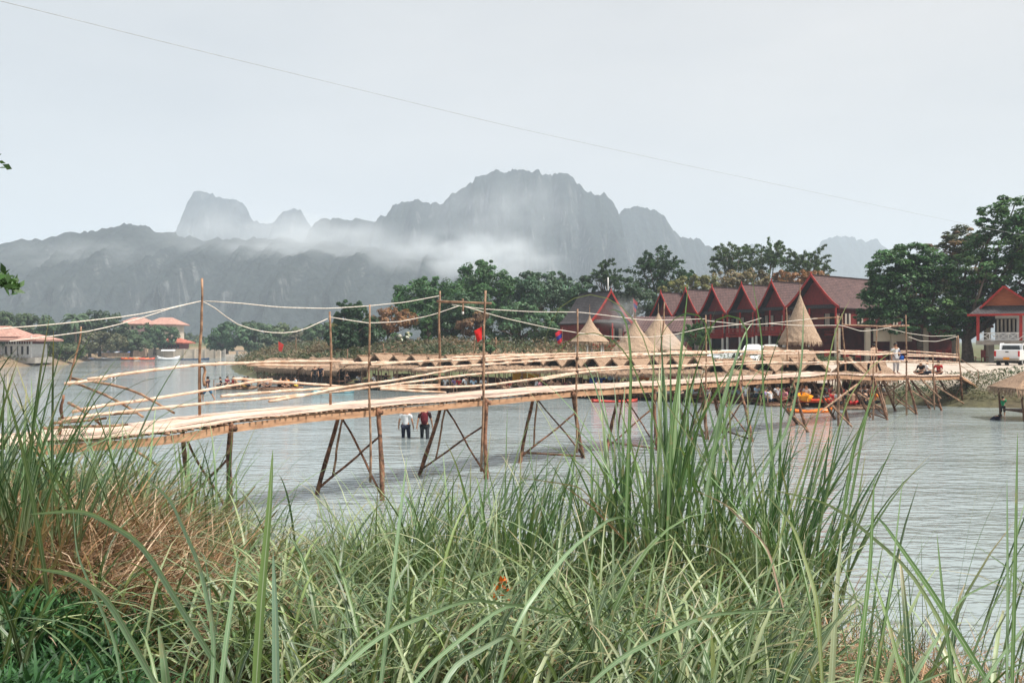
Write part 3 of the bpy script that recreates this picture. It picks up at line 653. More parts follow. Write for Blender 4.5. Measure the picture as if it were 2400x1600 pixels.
# ------------------------------------------------------------------ thatched river huts
def gz(x, y): return float(ground_z(np.array([x]), np.array([y]))[0])
def fringe(mb, a, b_, drop, n, out=(0,0,0), w=.03):
    a = Vector(a); b_ = Vector(b_); o = Vector(out)
    for i in range(n):
        p = a.lerp(b_, (i+random.random())/n); d = Vector((random.uniform(-.06,.06), random.uniform(-.04,.04), -drop*random.uniform(.4,1.2)))+o*random.uniform(.3,1)
        t_ = (b_-a).normalized()*w*random.uniform(.6,1.5)
        mb.face([p-t_, p+t_, p+t_*.4+d, p-t_*.4+d])
def slab(mb, a, b_, c, d, th=.09, nu=6, nv=4, jit=.035):
    """thatch slab a-b (top edge) to d-c (bottom edge), uneven surface"""
    a, b_, c, d = map(Vector, (a, b_, c, d)); nrm = (b_-a).cross(d-a).normalized()
    if nrm.z < 0: nrm = -nrm
    g0 = []; g1 = []
    for j in range(nv+1):
        for i in range(nu+1):
            p = a.lerp(b_, i/nu).lerp(d.lerp(c, i/nu), j/nv)
            q = p + nrm*(random.uniform(-jit, jit)+.02*math.sin(i*2.2+j))
            if j == nv: q = q + (d-a).normalized()*random.uniform(-.05, .09)
            g0.append(q); g1.append(q-nrm*th)
    n = nu+1; fs = []; N0 = len(g0)
    for j in range(nv):
        for i in range(nu):
            k = j*n+i; fs.append((k, k+1, k+n+1, k+n)); fs.append((N0+k, N0+k+n, N0+k+n+1, N0+k+1))
    for i in range(nu): fs.append((nv*n+i, nv*n+i+1, N0+nv*n+i+1, N0+nv*n+i)); fs.append((i, N0+i, N0+i+1, i+1))
    for j in range(nv): fs.append((j*n, j*n+n, N0+j*n+n, N0+j*n)); fs.append((j*n+nu, N0+j*n+nu, N0+j*n+n+nu, j*n+n+nu))
    mb.mesh_in(g0+g1, fs)
def make_hut(w=1.55, dep=3.0, seed=1, pl=.45, eave=1.92, ridge=2.85):
    random.seed(seed); root = empty('thatched_hut')
    r = MB(); hw = w/2+.06; y0, y1 = -.1, dep
    for s in (-1, 1):
        slab(r, (0,y0,ridge), (0,y1,ridge-.05), (s*hw,y1,eave+.12), (s*hw,y0,eave+.12), .09)
        fringe(r, (s*hw,y0,eave+.12), (s*hw,y1,eave+.12), .2, 60)
    # front awning of thatch, sagging under the open gable
    slab(r, (-hw*.80,y0+.05,eave+.16), (hw*.80,y0+.05,eave+.16), (hw*.98,y0-.75,eave-.12), (-hw*.98,y0-.75,eave-.12), .08, 8, 4, .05)
    fringe(r, (-hw,y0-.75,eave-.12), (hw,y0-.75,eave-.12), .26, 90, (0,-.05,0))
    fringe(r, (-hw,y0,eave+.14), (0,y0-.02,ridge), .08, 14, w=.02); fringe(r, (0,y0-.02,ridge), (hw,y0,eave+.14), .08, 14, w=.02)
    r.build('thatched_roof', M_thatch, root)
    MB().tube([(0,y0-.14,ridge+.04), (0,y1+.1,ridge)], .05, 6).build('ridge_pole', M_bamboo2, root)
    MB().mesh_in([(-hw*.9,y0+.5,eave+.05),(hw*.9,y0+.5,eave+.05),(0,y0+.5,ridge-.1)], [(0,1,2)]).build('gable_shade_sheet', M_dark, root)  # dark sheet standing in for the shade inside the open gable
    for x in (-w/2+.06, w/2-.06):
        for y in (y0-.5, y0+1.2, y1-.15):
            log((x+random.uniform(-.04,.04), y, -.7), (x, y, eave+.1), .035, .03, random.randint(1, 999), 6, .02).build('post', M_bamboo2, root, True)
    fl = MB()
    for i in range(9): fl.box((0, y0-.55+i*(dep+.5)/9+.15, pl), (w, (dep+.5)/9-.03, .04))
    fl.build('floor', M_darkwood, root)
    MB().tube([(-w/2,y0-.6,pl-.06),(w/2,y0-.6,pl-.06)], .05, 6).tube([(-w/2,y0-.6,pl-.2),(w/2,y0-.6,pl-.22)], .04, 6).build('edge_beam', M_darkwood, root)
    t_ = MB().box((0, 1.3, pl+.33), (w*.55, .9, .04))
    for sx_ in (-1,1):
        for sy_ in (-1,1): t_.box((sx_*w*.22, 1.3+sy_*.35, pl+.16), (.04,.04,.3))
    t_.build('low_table', M_darkwood, root)
    MB().box((0,y1,pl+.35),(w,.03,.7)).build('back_screen', M_darkwood, root)
    return root
huts = [make_hut(seed=s, pl=.45) for s in (3, 4, 5)]
HX = [(840,77.6),(882,76.4),(924,75.2),(965,73.9),(1005,72.6),(1045,71.3),(1089,70.3),(1133,69.2),(1171,68.6),(1212,67.8),(1254,67.0),(1297,66.2),(1340,65.4),(1385,64.6),(1432,63.8),(1480,63.0),(1530,62.2),(1578,61.4),(1628,60.7),(1680,59.9),(1735,59.2),(1790,58.5),(1851,57.7),(1912,57.0),(1986,56.3)]
ordn = ['first','second','third','fourth','fifth','sixth','seventh','eighth','ninth','tenth','eleventh','twelfth','thirteenth','fourteenth','fifteenth','sixteenth','seventeenth','eighteenth','nineteenth','twentieth','twenty-first','twenty-second','twenty-third','twenty-fourth','twenty-fifth','twenty-sixth']
row_rz = []
for i, (px, d) in enumerate(HX):
    o = huts[i] if i < 3 else copy_tree(huts[i % 3]); x = PX(px, d)
    a = HX[max(i-1,0)]; b_ = HX[min(i+1,len(HX)-1)]; rz = math.atan2(b_[1]-a[1], PX(*b_)-PX(*a))
    sp_ = math.hypot(PX(*b_)-PX(*a), b_[1]-a[1])/(1 if i in (0, len(HX)-1) else 2)
    o.location = (x, d, 0.0 + random.uniform(-.06,.06)); o.rotation_euler = (R(random.uniform(-1.5,1.5)), R(random.uniform(-2,2)), rz+R(random.uniform(-5,5))); o.scale = (sp_/1.6*random.uniform(.94,1.04), 1, (.97 if i < 6 else 1)*random.uniform(.96,1.04))
    tag(o, f'{ordn[i]} gabled thatch hut of the riverside row counted from the leaning-flag side', 'hut', 'gabled thatched huts in a row along the far bank')
    row_rz.append(rz)
labs_h = {0:'leftmost small gabled thatch hut, next to the long low thatch roofs', 24:'rightmost gabled thatch hut of the row, nearest the bridge landing'}
for i, o in enumerate([q for q in C.objects if q.name.startswith('thatched_hut') and q.parent is None]):
    o['label'] = labs_h.get(i, f'gabled thatch dining hut, {ordn[i]} from the left in the row')
# big plain thatch roof closing the row at the right, by the bridge
def long_hut(px0, px1, d0, d1, ridge, eave, lab, dep=2.6, posts=6, pl=.5):
    a = Vector((PX(px0,d0), d0, 0)); b_ = Vector((PX(px1,d1), d1, 0)); Ln = (b_-a).length; rz = math.atan2(b_.y-a.y, b_.x-a.x)
    root = empty('long_thatched_shelter', a, rz); tag(root, lab, 'shelter', 'long thatched shelters on the far bank')
    r = MB(); nu = int(Ln/.5)
    slab(r, (0,dep*.45,ridge), (Ln,dep*.45,ridge-.03), (Ln+.1,-.5,eave), (-.1,-.5,eave), .1, nu, 6, .09)
    slab(r, (0,dep*.45,ridge), (Ln,dep*.45,ridge-.03), (Ln+.1,dep+.2,eave), (-.1,dep+.2,eave), .1, nu, 4, .05)
    fringe(r, (-.1,-.5,eave), (Ln+.1,-.5,eave), .42, int(Ln*60), (0,-.06,0)); r.build('thatched_roof', M_thatch, root)
    for k in range(posts+1):
        for y in (-.2, dep): log((Ln*k/posts, y, -.6), (Ln*k/posts, y, eave+.15), .04, .035, k*7+3, 6, .02).build('post', M_darkwood, root, True)
    MB().box((Ln/2, dep/2, pl), (Ln, dep+.6, .06)).build('floor', M_darkwood, root)
    rl = MB().bar((0,-.22,pl+.55), (Ln,-.22,pl+.55), .05).bar((0,-.22,pl+.15), (Ln,-.22,pl+.15), .04)
    nseg = int(Ln/.7)
    for k in range(nseg): x0, x1 = Ln*k/nseg, Ln*(k+1)/nseg; rl.bar((x0,-.2,pl+.15), (x1,-.2,pl+.55), .03).bar((x0,-.24,pl+.55), (x1,-.24,pl+.15), .03)
    rl.build('railing', M_darkwood, root); MB().box((Ln/2, dep, pl+.45), (Ln, .04, .9)).build('back_screen', M_darkwood, root)
    return root
long_hut(608, 705, 90, 84, 2.35, 1.45, 'dark railed shelter with low brown thatch roof at the far left end of the row')
long_hut(702, 800, 85, 80, 2.45, 1.4, 'low thatch shelter second from the left end, behind the leaning near post')
long_hut(2008, 2092, 56.5, 56.5, 2.6, 1.75, 'plain thatch shelter at the right end of the row beside the bridge trestles', dep=2.4, posts=3, pl=.7)
long_hut(1795, 1912, 62.5, 62.0, 3.55, 2.6, 'square thatch roof skirt under the tallest straw cone', dep=3, posts=3, pl=1.2)
# straw cone roofs on white posts
def cone(px, apex, base_py, rpx, d, lab, posts=True, tip=14, curve=1.35, open_z=None):
    e = empty('straw_cone_hut', (PX(px, d), d, gz(PX(px,d), d))); gz0 = e.location.z
    za = CAMZ+(800-apex)/F*d - gz0; zb = CAMZ+(800-base_py)/F*d - gz0; r = rpx/F*d
    tag(e, lab, 'hut', 'cone shaped straw roofs behind the riverside huts')
    mb = MB(); prof = []; n = 12
    for i in range(n+1):
        u = i/n; prof.append((.04+r*u**(1/curve if curve < 1 else curve), za-(za-zb)*u))
    prof.append((r*.93, zb-.12)); prof.append((r*.8, zb+.1)); mb.lathe(prof, 26, jit=.03)
    for _ in range(260):
        a = random.uniform(0, 2*math.pi); u = random.uniform(.25, 1.0); rr_ = r*u**curve; z = za-(za-zb)*u
        l = random.uniform(.15, .35); da = random.uniform(.02, .05)/max(rr_, .2)
        p = lambda aa, rad, zz: (rad*math.cos(aa), rad*math.sin(aa), zz)
        mb.face([p(a-da, rr_+.02, z), p(a+da, rr_+.02, z), p(a+da*.4, rr_+.06+l*.35, z-l), p(a-da*.4, rr_+.06+l*.35, z-l)])
    for _ in range(300):
        a = random.uniform(0, 2*math.pi); l = random.uniform(.12, .4); da = random.uniform(.02, .04)/r
        mb.face([(r*math.cos(a-da), r*math.sin(a-da), zb), (r*math.cos(a+da), r*math.sin(a+da), zb), (r*1.04*math.cos(a), r*1.04*math.sin(a), zb-l)])
    mb.build('straw_roof', M_thatch2, e)
    MB().tube([(0,0,za-.3),(0,0,za+tip/F*d)], [.07,.015], 6).build('roof_spike', M_bamboo2, e)
    if posts:
        for k in range(6):
            a = k*math.pi/3+.3; MB().tube([(r*.78*math.cos(a), r*.78*math.sin(a), -.3), (r*.78*math.cos(a), r*.78*math.sin(a), zb+.15)], .075, 8).build('post', M_white, e, True)
        rl = MB()
        for k in range(6):
            a, b2 = k*math.pi/3+.3, (k+1)*math.pi/3+.3
            rl.bar((r*.78*math.cos(a), r*.78*math.sin(a), .75), (r*.78*math.cos(b2), r*.78*math.sin(b2), .75), .06)
        rl.build('railing', M_white, e)
    return e
cone(1382, 738, 800, 44, 80, 'small straw cone roof on white posts before the red gable house', tip=25, curve=1.5)
cone(1488, 745, 822, 54, 74, 'broad straw cone roof between the two other left cones', posts=False, tip=16, curve=1.3)
cone(1543, 733, 818, 66, 84, 'wide pale straw cone roof with white posts, in smoke', tip=24, curve=1.25)
cone(1875, 690, 801, 48, 64, 'tallest and steepest straw cone, over a square thatch skirt', posts=False, tip=26, curve=1.15)
# thatch hut cut by the right edge
e = empty('thatched_hut', (PX(2408,47), 47, 0)); tag(e, 'thatched shelter on poles cut off by the right edge above the wading child', 'hut')
r = MB()
slab(r, (.35,0,2.62), (3.2,0,2.7), (3.6,-1.6,1.55), (-1.35,-1.5,1.62), .1, 9, 5, .05); slab(r, (.35,0,2.62), (3.2,0,2.7), (3.6,1.6,1.6), (-1.2,1.5,1.62), .1, 9, 5, .05)
slab(r, (.35,-.02,2.62), (.36,.02,2.62), (-1.2,1.5,1.62), (-1.35,-1.5,1.62), .1, 4, 4, .04)
fringe(r, (-1.35,-1.5,1.62), (3.6,-1.6,1.55), .4, 220, (0,-.1,0)); fringe(r, (-1.35,-1.5,1.62), (-1.2,1.5,1.62), .4, 110, (-.15,0,0)); r.build('thatched_roof', M_thatch, e)
for x, y in ((-.9,-1.1),(-.9,1.1),(1.4,-1.1),(3,1.1)): log((x+.15,y,-.5),(x,y,1.75),.05,.045,int(x*9+y*3)+50,7,.02).build('post', M_darkwood, e, True)
MB().box((1.6,0,.42),(4.4,2.4,.08)).build('floor', M_darkwood, e)

# ------------------------------------------------------------------ red gable houses
def curve_roof(hw, H, ex=1.25, n=8):
    return [(hw*(i/n), H*(1-(i/n))**ex) for i in range(n+1)]
def gable_house(px, py, D, rdir, w, H, Lr, wall_h, ground, lab, rows=2, white_posts=True, tile=None, roof_mat=None, upper=True, over=.35):
    """front gable apex at (px,py); rdir = ridge direction (unit xy) away from the gable"""
    apex = P(px, py, D); rz = math.atan2(rdir[1], rdir[0]) - math.pi/2
    e = empty('gable_house', (apex.x, apex.y, ground), rz); tag(e, lab, 'house', 'red steep-gabled guesthouses')
    hw = w/2; eave = apex.z-ground-H; pr = curve_roof(hw, H); top = eave+H
    r = MB(); L0, L1 = -over, Lr
    for s in (-1, 1):
        d = 0
        for (x0, z0), (x1, z1) in zip(pr, pr[1:]):
            l = math.hypot(x1-x0, z1-z0)
            r.face([(s*x0,L0,eave+z0),(s*x0,L1,eave+z0),(s*x1,L1,eave+z1),(s*x1,L0,eave+z1)][::s], [(0,d),(L1-L0,d),(L1-L0,d+l),(0,d+l)][::s])
            r.face([(s*x0,L0,eave+z0-.1),(s*x0,L1,eave+z0-.1),(s*x1,L1,eave+z1-.1),(s*x1,L0,eave+z1-.1)], [(0,0)]*4); d += l
        r.box((s*hw, (L0+L1)/2, eave-.06), (.05, L1-L0, .12))
    r.box((0,(L0+L1)/2,top+.04),(.16,L1-L0,.12))
    r.build('roof', roof_mat or M_tile, e)
    for s in (-1, 1):        # curved bargeboards
        b_ = MB(); q = [(x, z) for x, z in pr]
        poly = [(s*x, eave+z+.16) for x, z in q] + [(s*(x-.02), eave+z-.16) for x, z in reversed(q)]
        for (a1, a2), (b1, b2) in zip(zip(q, q[1:]), zip(q, q[1:])):
            (x0, z0), (x1, z1) = a1, a2
            b_.mesh_in([(s*x0,L0-.08,eave+z0+.17),(s*x1,L0-.08,eave+z1+.17),(s*x1,L0-.08,eave+z1-.14),(s*x0,L0-.08,eave+z0-.14),
                        (s*x0,L0+.04,eave+z0+.17),(s*x1,L0+.04,eave+z1+.17),(s*x1,L0+.04,eave+z1-.14),(s*x0,L0+.04,eave+z0-.14)],
                       [(0,1,2,3),(4,7,6,5),(0,4,5,1),(3,2,6,7)])
        b_.build('bargeboard', M_redwood, e)
    MB().prism([(-.09,top-.1),(.09,top-.1),(0,top+.36)], 'y', L0-.07, L0+.05).build('finial', M_redwood, e)
    MB().prism([(-x*.93, eave+z-.02) for x, z in reversed(pr)] + [(x*.93, eave+z-.02) for x, z in pr[1:]], 'y', .75, .82).build('gable_panel', M_gable_shade, e)
    sk = MB(); sk.face([(-hw*.9,.4,eave+.38),(hw*.9,.4,eave+.38),(hw*.97,-over+.1,eave+.08),(-hw*.97,-over+.1,eave+.08)], [(0,0),(w,0),(w,.6),(0,.6)]); sk.box((0,-over+.08,eave+.02),(hw*1.94,.06,.12))
    sk.build('gable_skirt', M_tileg, e)
    # body: upper storey dark red, lower storey open behind posts
    uf = eave-2.6 if upper else 0
    MB().box((0, Lr/2+.5, (uf+eave)/2), (w-.5, Lr-.9, eave-uf-.01)).build('upper_wall', M_maroon, e)
    for k, x in enumerate((-.27, .27)):
        f = MB().box((x*w, .92, uf+1.25), (w*.30, .08, 1.7)).build('window', M_dark, e)
        MB().box((x*w-w*.09, .86, uf+1.25), (w*.08, .04, 1.65)).build('curtain', M_curtain, f); MB().box((x*w+w*.09, .86, uf+1.25), (w*.08, .04, 1.65)).build('curtain', M_curtain, f)
    nw_ = max(1, int(Lr/2.6))
    for k in range(nw_):
        y = 1.6+k*2.5; f = MB().box((hw-.24, y, uf+1.3), (.08, 1.2, 1.6)).build('window', M_dark, e)
        for q in (-.38, .38): MB().box((hw-.19, y+q, uf+1.3), (.04, .34, 1.5)).build('curtain', M_curtain, f)
    rl = MB().box((0, -.1, uf-.08), (w-.1, 1.3, .16)).box((0, -.7, uf+.75), (w-.2, .07, .07)).box((0, -.7, uf+.15), (w-.2, .05, .07))
    k = 0
    while k*.16 < w-.2: rl.box((-w/2+.1+k*.16, -.7, uf+.45), (.06, .04, .6)); k += 1
    rl.build('balcony', M_redwood, e)
    if upper:
        for x in (-hw+.25, 0, hw-.25):
            MB().box((x, -.62, uf/2-.05), (.2, .2, uf)).build('post', M_white if white_posts else M_redwood, e)
            MB().box((x, -.62, (uf+eave)/2), (.13, .13, eave-uf)).build('upper_post', M_redwood, e)
        MB().box((0, Lr/2+1.2, uf/2), (w-.6, Lr-2.4, uf-.02)).build('lower_wall', M_maroon, e)
        MB().box((-.2, 1.15, uf*.45), (w*.35, .06, uf*.85)).build('door', M_dark, e)
    return e
RD = (.75, .66)
names = ['leftmost small red gable house, farthest in the row', 'second small red gable house from the left', 'third small red gable house, middle of the row',
         'fourth small red gable house from the left', 'fifth small red gable house, beside the big one']
for i, (px, py, D) in enumerate([(1553,686,115),(1611,679,112),(1673,673,109),(1742,667,106),(1812,660,103)]):
    gable_house(px, py, D, RD, 3.9, 3.15, 9, 2.6, 2.2, names[i])
gable_house(1905, 645, 96, RD, 6.3, 3.4, 13, 2.8, 2.1, 'biggest red gable house of the row with white curtained windows')
gable_house(1408+20, 683, 98, (-.42,.91), 5.2, 3.3, 6.5, 2.8, 2.3, 'separate red gable house on the left with grey roof and white corner posts', roof_mat=M_tileg)
e = empty('low_roofed_building', (PX(1500,108),108,2.6)); tag(e, 'low building with brown tiled roof behind the straw cones', 'building')
MB().face([(-3,-2,2.4),(6,-2,2.4),(6,1,4.2),(-3,1,4.2)], [(0,2),(9,2),(9,0),(0,0)]).face([(-3,1,4.2),(6,1,4.2),(6,4,2.4),(-3,4,2.4)], [(0,2),(9,2),(9,0),(0,0)]).build('roof', M_tile, e); MB().box((1.5,1,1.1),(8.4,5,2.6)).build('wall', M_maroon, e)
# covered verandas to the right of the big house, under the tree
e = empty('open_veranda', (PX(2085,88), 88, 2.0)); tag(e, 'dim open restaurant veranda with cream pillars and red chairs beneath the big trees', 'building')
MB().box((2,3,3.3),(15,7,.25)).build('roof', M_maroon, e); MB().box((2,6.3,1.6),(15,.2,3.2)).build('back_wall', M_maroon, e)
for x in (-5,-2.2,.2,3.2,6.0,9): MB().box((x,-.3,1.6),(.45,.4,3.2)).build('pillar', M_cream, e)
MB().box((.2,-.2,2.5),(3.6,.1,1.2)).build('sign_board', M_cream, e)
chair_lab = ['by the cream pillar','left of the standing pair','right of the standing pair','at the far right']
for k, x in enumerate((-6.2,-4.4,-3.2,-1.2,1.4,2.6,4.2,5.2,7.4,8.4)):
    c = empty('red_chair', (PX(2085,88)+x, 86.9+.2*(k%3), 2.0), random.uniform(-.5,.5)); tag(c, f'red veranda chair, {ordn[k]} from the left under the trees', 'chair', 'red chairs on the veranda')
    MB().box((0,0,.45),(.5,.5,.06)).build('seat', M_redwood, c); MB().box((0,.24,.8),(.5,.05,.65)).build('backrest', M_redwood, c)
    for sx_ in (-.21,.21):
        for sy_ in (-.21,.21): MB().box((sx_,sy_,.21),(.05,.05,.42)).build('leg', M_redwood, c)
# right-hand house with white lattice balcony
D = 80; e = empty('balcony_house', (PX(2419,D), D, 1.95), R(-30)); e.scale = (1.22,1,1); tag(e, 'house on stilts at the right edge with orange gable and white lattice balcony railing', 'house')
zz_ = lambda py: CAMZ+(800-py)/F*D-1.95
xx = lambda px: PX(px, D)-PX(2400, D)
r = MB(); ap = (xx(2353), zz_(672)); l_ = (xx(2312), zz_(722)); rr2 = (xx(2410), zz_(724))
for s, q in ((-1, l_), (1, rr2)):
    r.face([(ap[0],-1.2,ap[1]),(ap[0],8,ap[1]),(q[0],8,q[1]),(q[0],-1.2,q[1])][::s], [(0,0),(9,0),(9,2.5),(0,2.5)][::s])
r.face([(xx(2293),-2.2,zz_(737)),(xx(2420),-2.2,zz_(737)),(xx(2404),-.6,zz_(714)),(xx(2312),-.6,zz_(714))], [(0,2),(4,2),(4,0),(0,0)])
r.face([(xx(2290),-2.2,zz_(737)),(xx(2312),-.6,zz_(714)),(xx(2312),8,zz_(714)),(xx(2290),8,zz_(737))], [(0,2),(0,0),(8,0),(8,2)])
r.face([(xx(2375),-1.6,zz_(661)),(xx(2375),8,zz_(661)),(xx(2450),8,zz_(700)),(xx(2450),-1.6,zz_(700))][::1], [(0,0),(9,0),(9,3),(0,3)]); r.build('roof', M_tileg, e)
M_orange = mat('orange_wood', (.42,.12,.04), (.28,.07,.025), scale=2, stretch=(1,1,8), rough=.6)
MB().prism([l_, rr2, ap], 'y', -.7, -.6).build('gable_panel', M_orange, e)
for q in (l_, rr2): MB().bar((ap[0],-1.25,ap[1]+.05),(q[0],-1.25,q[1]+.02),.09,.15).build('bargeboard', M_redwood, e)
MB().bar((xx(2291),-2.22,zz_(738)),(xx(2440),-2.22,zz_(738)),.1,.18).build('fascia', M_redwood, e)
MB().box((xx(2400),2.6,zz_(770)),(4.6,5,zz_(736)-zz_(800))).build('wall', M_white, e)
f = MB().box((xx(2355),.05,zz_(762)),(1.35,.1,1.15)).build('window', M_dark, e)
for k in range(5): MB().box((xx(2355)-.5+k*.25,-.03,zz_(762)),(.12,.03,1.1)).build('curtain', M_curtain, f)
for x in (2309, 2382): MB().box((xx(x),-1.6,zz_(768)),(.2,.2,zz_(738)-zz_(798))).build('post', M_redwood, e)
rl = MB().bar((xx(2313),-1.65,zz_(780)),(xx(2440),-1.65,zz_(780)),.07).bar((xx(2313),-1.65,zz_(796)),(xx(2440),-1.65,zz_(796)),.07)
for k in range(8): a, b_ = xx(2313+k*16), xx(2329+k*16); rl.bar((a,-1.63,zz_(780)),(b_,-1.63,zz_(796)),.05).bar((a,-1.68,zz_(796)),(b_,-1.68,zz_(780)),.05).bar((b_,-1.655,zz_(780)),(b_,-1.655,zz_(796)),.06)
rl.build('balcony_railing', M_white, e); MB().box((xx(2400),.5,zz_(803)),(xx(2495)-xx(2306),4.6,.36)).build('balcony_floor', M_conc, e)
for x in (2330,2385): MB().box((xx(x),.2,zz_(830)),(.35,.35,zz_(806)-zz_(860))).build('stilt', M_conc, e)

# ------------------------------------------------------------------ resort and pavilion across the river on the left
def hip(mb, cx, cy, z, w, d, h, rl=.4):
    x0,x1,y0,y1 = cx-w/2,cx+w/2,cy-d/2,cy+d/2; a,b_ = (cx-w*rl/2,cy,z+h),(cx+w*rl/2,cy,z+h)
    mb.face([(x0,y0,z),(x1,y0,z),b_,a],[(0,d/2),(w,d/2),(w*.7,0),(w*.3,0)]); mb.face([(x1,y1,z),(x0,y1,z),a,b_],[(0,d/2),(w,d/2),(w*.7,0),(w*.3,0)])
    mb.face([(x1,y0,z),(x1,y1,z),b_],[(0,d/2),(d,d/2),(d/2,0)]); mb.face([(x0,y1,z),(x0,y0,z),a],[(0,d/2),(d,d/2),(d/2,0)]); mb.box((cx,cy,z-.15),(w,d,.28))
def block(name, px0, px1, py_eave, py_base, D, dep, h_roof, lab, wallm, roofm, nwin=6, rl=.5, storeys=1, over=1.2):
    x0, x1 = PX(px0,D), PX(px1,D); g0 = gz((x0+x1)/2, D); e = empty(name, ((x0+x1)/2, D, g0)); tag(e, lab, 'building')
    ze = CAMZ+(800-py_eave)/F*D-g0; zb = CAMZ+(800-py_base)/F*D-g0; w = x1-x0
    MB().box((0,dep/2,(ze+min(zb,0))/2),(w-over*2,dep-over,ze-min(zb,0))).build('wall', wallm, e)
    r = MB(); hip(r, 0, dep/2, ze+.16, w, dep+over, h_roof, rl); r.build('roof', roofm, e)
    for s in range(storeys):
        for k in range(nwin):
            x = -w/2+over+ (w-2*over)*(k+.5)/nwin; z = zb+(ze-zb)*(s+.5)/storeys
            f = MB().box((x,over/2-.02,z),((w-2*over)/nwin*.5,.12,(ze-zb)/storeys*.5)).build('window', M_dark, e)
            MB().box((x,over/2-.1,z-(ze-zb)/storeys*.27),((w-2*over)/nwin*.58,.1,.12)).build('sill', M_white, f)
    return e
block('resort_building', 335, 414, 761, 778, 260, 10, 2.0, 'pale resort block with a salmon hipped roof high above the river', M_cream, M_pinktile, 7, .35, 1)
block('resort_building', 272, 345, 760, 776, 268, 10, 2.0, 'salmon roofed wing partly hidden behind the left trees', M_cream, M_pinktile, 5, .3, 1)
block('resort_building', 286, 342, 787, 800, 235, 9, 2.0, 'darker red roofed house below the resort block', M_cream, M_tile, 3, .25)
block('resort_building', 358, 430, 804, 818, 225, 8, 1.1, 'low open riverside restaurant with bright orange red roof', M_maroon, mat_tiles('orange_roof_tiles',(.48,.16,.10),(.42,.13,.085),(.3,.08,.05)), 8, .4)
D = 150; e = empty('riverside_pavilion', (PX(12,D), D, 1.2)); tag(e, 'two-tier pavilion with pink tiled roof and white railings at the left edge', 'building')
r = MB(); hip(r, -1.5, 2, 3.5, 8.6, 7, 1.7, .3); hip(r, 0, 2, 3.0, 12.5, 9, .9, .7); r.build('roof', M_pinktile, e)
MB().box((-.5,2.5,1.0),(9,6,2.6)).build('lower_wall', M_white, e); MB().box((-.5,3.2,2.6),(8.4,4.6,.9)).build('upper_wall', M_maroon, e)
rl = MB().bar((-5,-.9,2.75),(4.6,-.9,2.75),.07).bar((-5,-.9,2.15),(4.6,-.9,2.15),.07)
for k in range(25): rl.bar((-5+k*.4,-.9,2.1),(-5+k*.4,-.9,2.75+.1*(k%4==0)),.06)
rl.build('railing', M_white, e)
for k in range(11): MB().box((-4.8+k*.87,-.55,1.3),(.28,.1,1.3)).build('window', M_dark, e)
for k in range(5): MB().box((-5+k*2.4,-.8,1.8),(.18,.18,3.6)).build('post', M_white, e)
MB().box((0,1.5,-.3),(11,6,.9)).build('terrace', M_conc, e)
D = 222; e = empty('retaining_wall', (PX(415,D), D, 0)); tag(e, 'long pale concrete retaining wall at the waterline below the orange roof', 'wall')
MB().box((1.5,1,1.0),(17,1,2.2)).build('wall_face', M_cream, e)
for k in range(7): MB().box((-6+k*2.5,.42,1.05),(.3,.2,2.3)).build('buttress', M_cream, e)
D = 205; e = empty('balustrade_wall', (PX(265,D), D, 1.4)); tag(e, 'brown stone terrace wall with a row of small bollards below the left trees', 'wall')
MB().box((0,1.2,.1),(13.5,1,1.8)).build('wall_face', mat('brown_stone',(.25,.17,.12),(.13,.09,.06),scale=1.5), e); b_ = MB()
for k in range(16): b_.box((-6.4+k*.85,.8,1.25),(.22,.22,.5))
b_.build('bollards', M_cream, e)
D = 240; e = empty('foot_crossing', (PX(620,D), D, 0)); tag(e, 'distant low bridge crossing the river mouth', 'bridge')
MB().bar((-26,0,1.6),(9,0,1.5),.14,.3).build('deck', M_conc, e)
for x in (-11,-7,-2,4): MB().box((x,.0,.4),(.5,.5,2.3)).build('pier', M_conc, e)
D = 236; e = empty('sluice_block', (PX(500,D), D, 0)); tag(e, 'square pale concrete abutment at the end of the distant low bridge', 'abutment')
MB().box((0,1,1.0),(4.5,2,2.4)).box((2.6,.5,1.0),(.6,1.2,2.8)).build('concrete_block', M_conc, e)

# ------------------------------------------------------------------ fences, poles on the far bank
def gp(px, d, up=0): x = PX(px, d); return Vector((x, d, gz(x, d)+up))
def fence(pts, lab, h=.9, rails=(.3,.6,.9), step=2.2):
    a0 = gp(*pts[0]); e = empty('bamboo_fence', a0); tag(e, lab, 'fence')
    W = [gp(*p) for p in pts]; rl = [MB() for _ in rails]
    for a, b_ in zip(W, W[1:]):
        n = max(1, int((b_-a).length/step))
        for k in range(n): p = a.lerp(b_, k/n)-a0; MB().tube([p+Vector((0,0,-.3)), p+Vector((0,0,h+.12))], .055, 6).build('post', M_bamboo2, e)
        for q, z in enumerate(rails): rl[q].tube([a-a0+Vector((0,-.06,z)), b_-a0+Vector((0,-.06,z+.03))], .045, 6)
    for r_ in rl: r_.build('rail', M_bamboo2, e)
fence([(952,104),(1010,103),(1100,101.5),(1195,100)], 'bamboo rail fence along the top of the grassy bank')
fence([(872,90),(905,94),(950,103)], 'leaning bamboo stair rail climbing the grassy bank')
for i, (tx, ty, bx, d, lab) in enumerate([(1115,780,1106,86,'slim light pole leaning right on the grassy bank'),(815,818,812,82,'short pale pole among the left thatch roofs'),(898,805,906,88,'short pole beside the stair rail on the bank'),
      (694,792,694,120,'thin pole standing alone on the far grass spit'),(1425,650,1425,104,'tall grey mast behind the left red gable house'),(1162,790,1163,95,'thick wooden stump post at the end of the rail fence')]):
    top = P(tx, ty, d); bot = gp(bx, d, -.3); o = log(bot, top, .09 if i > 3 else .06, .07 if i > 3 else .045, i+70, 7, .02).build('pole', M_white if i == 4 else M_bamboo2, None, True); tag(o, lab, 'pole')
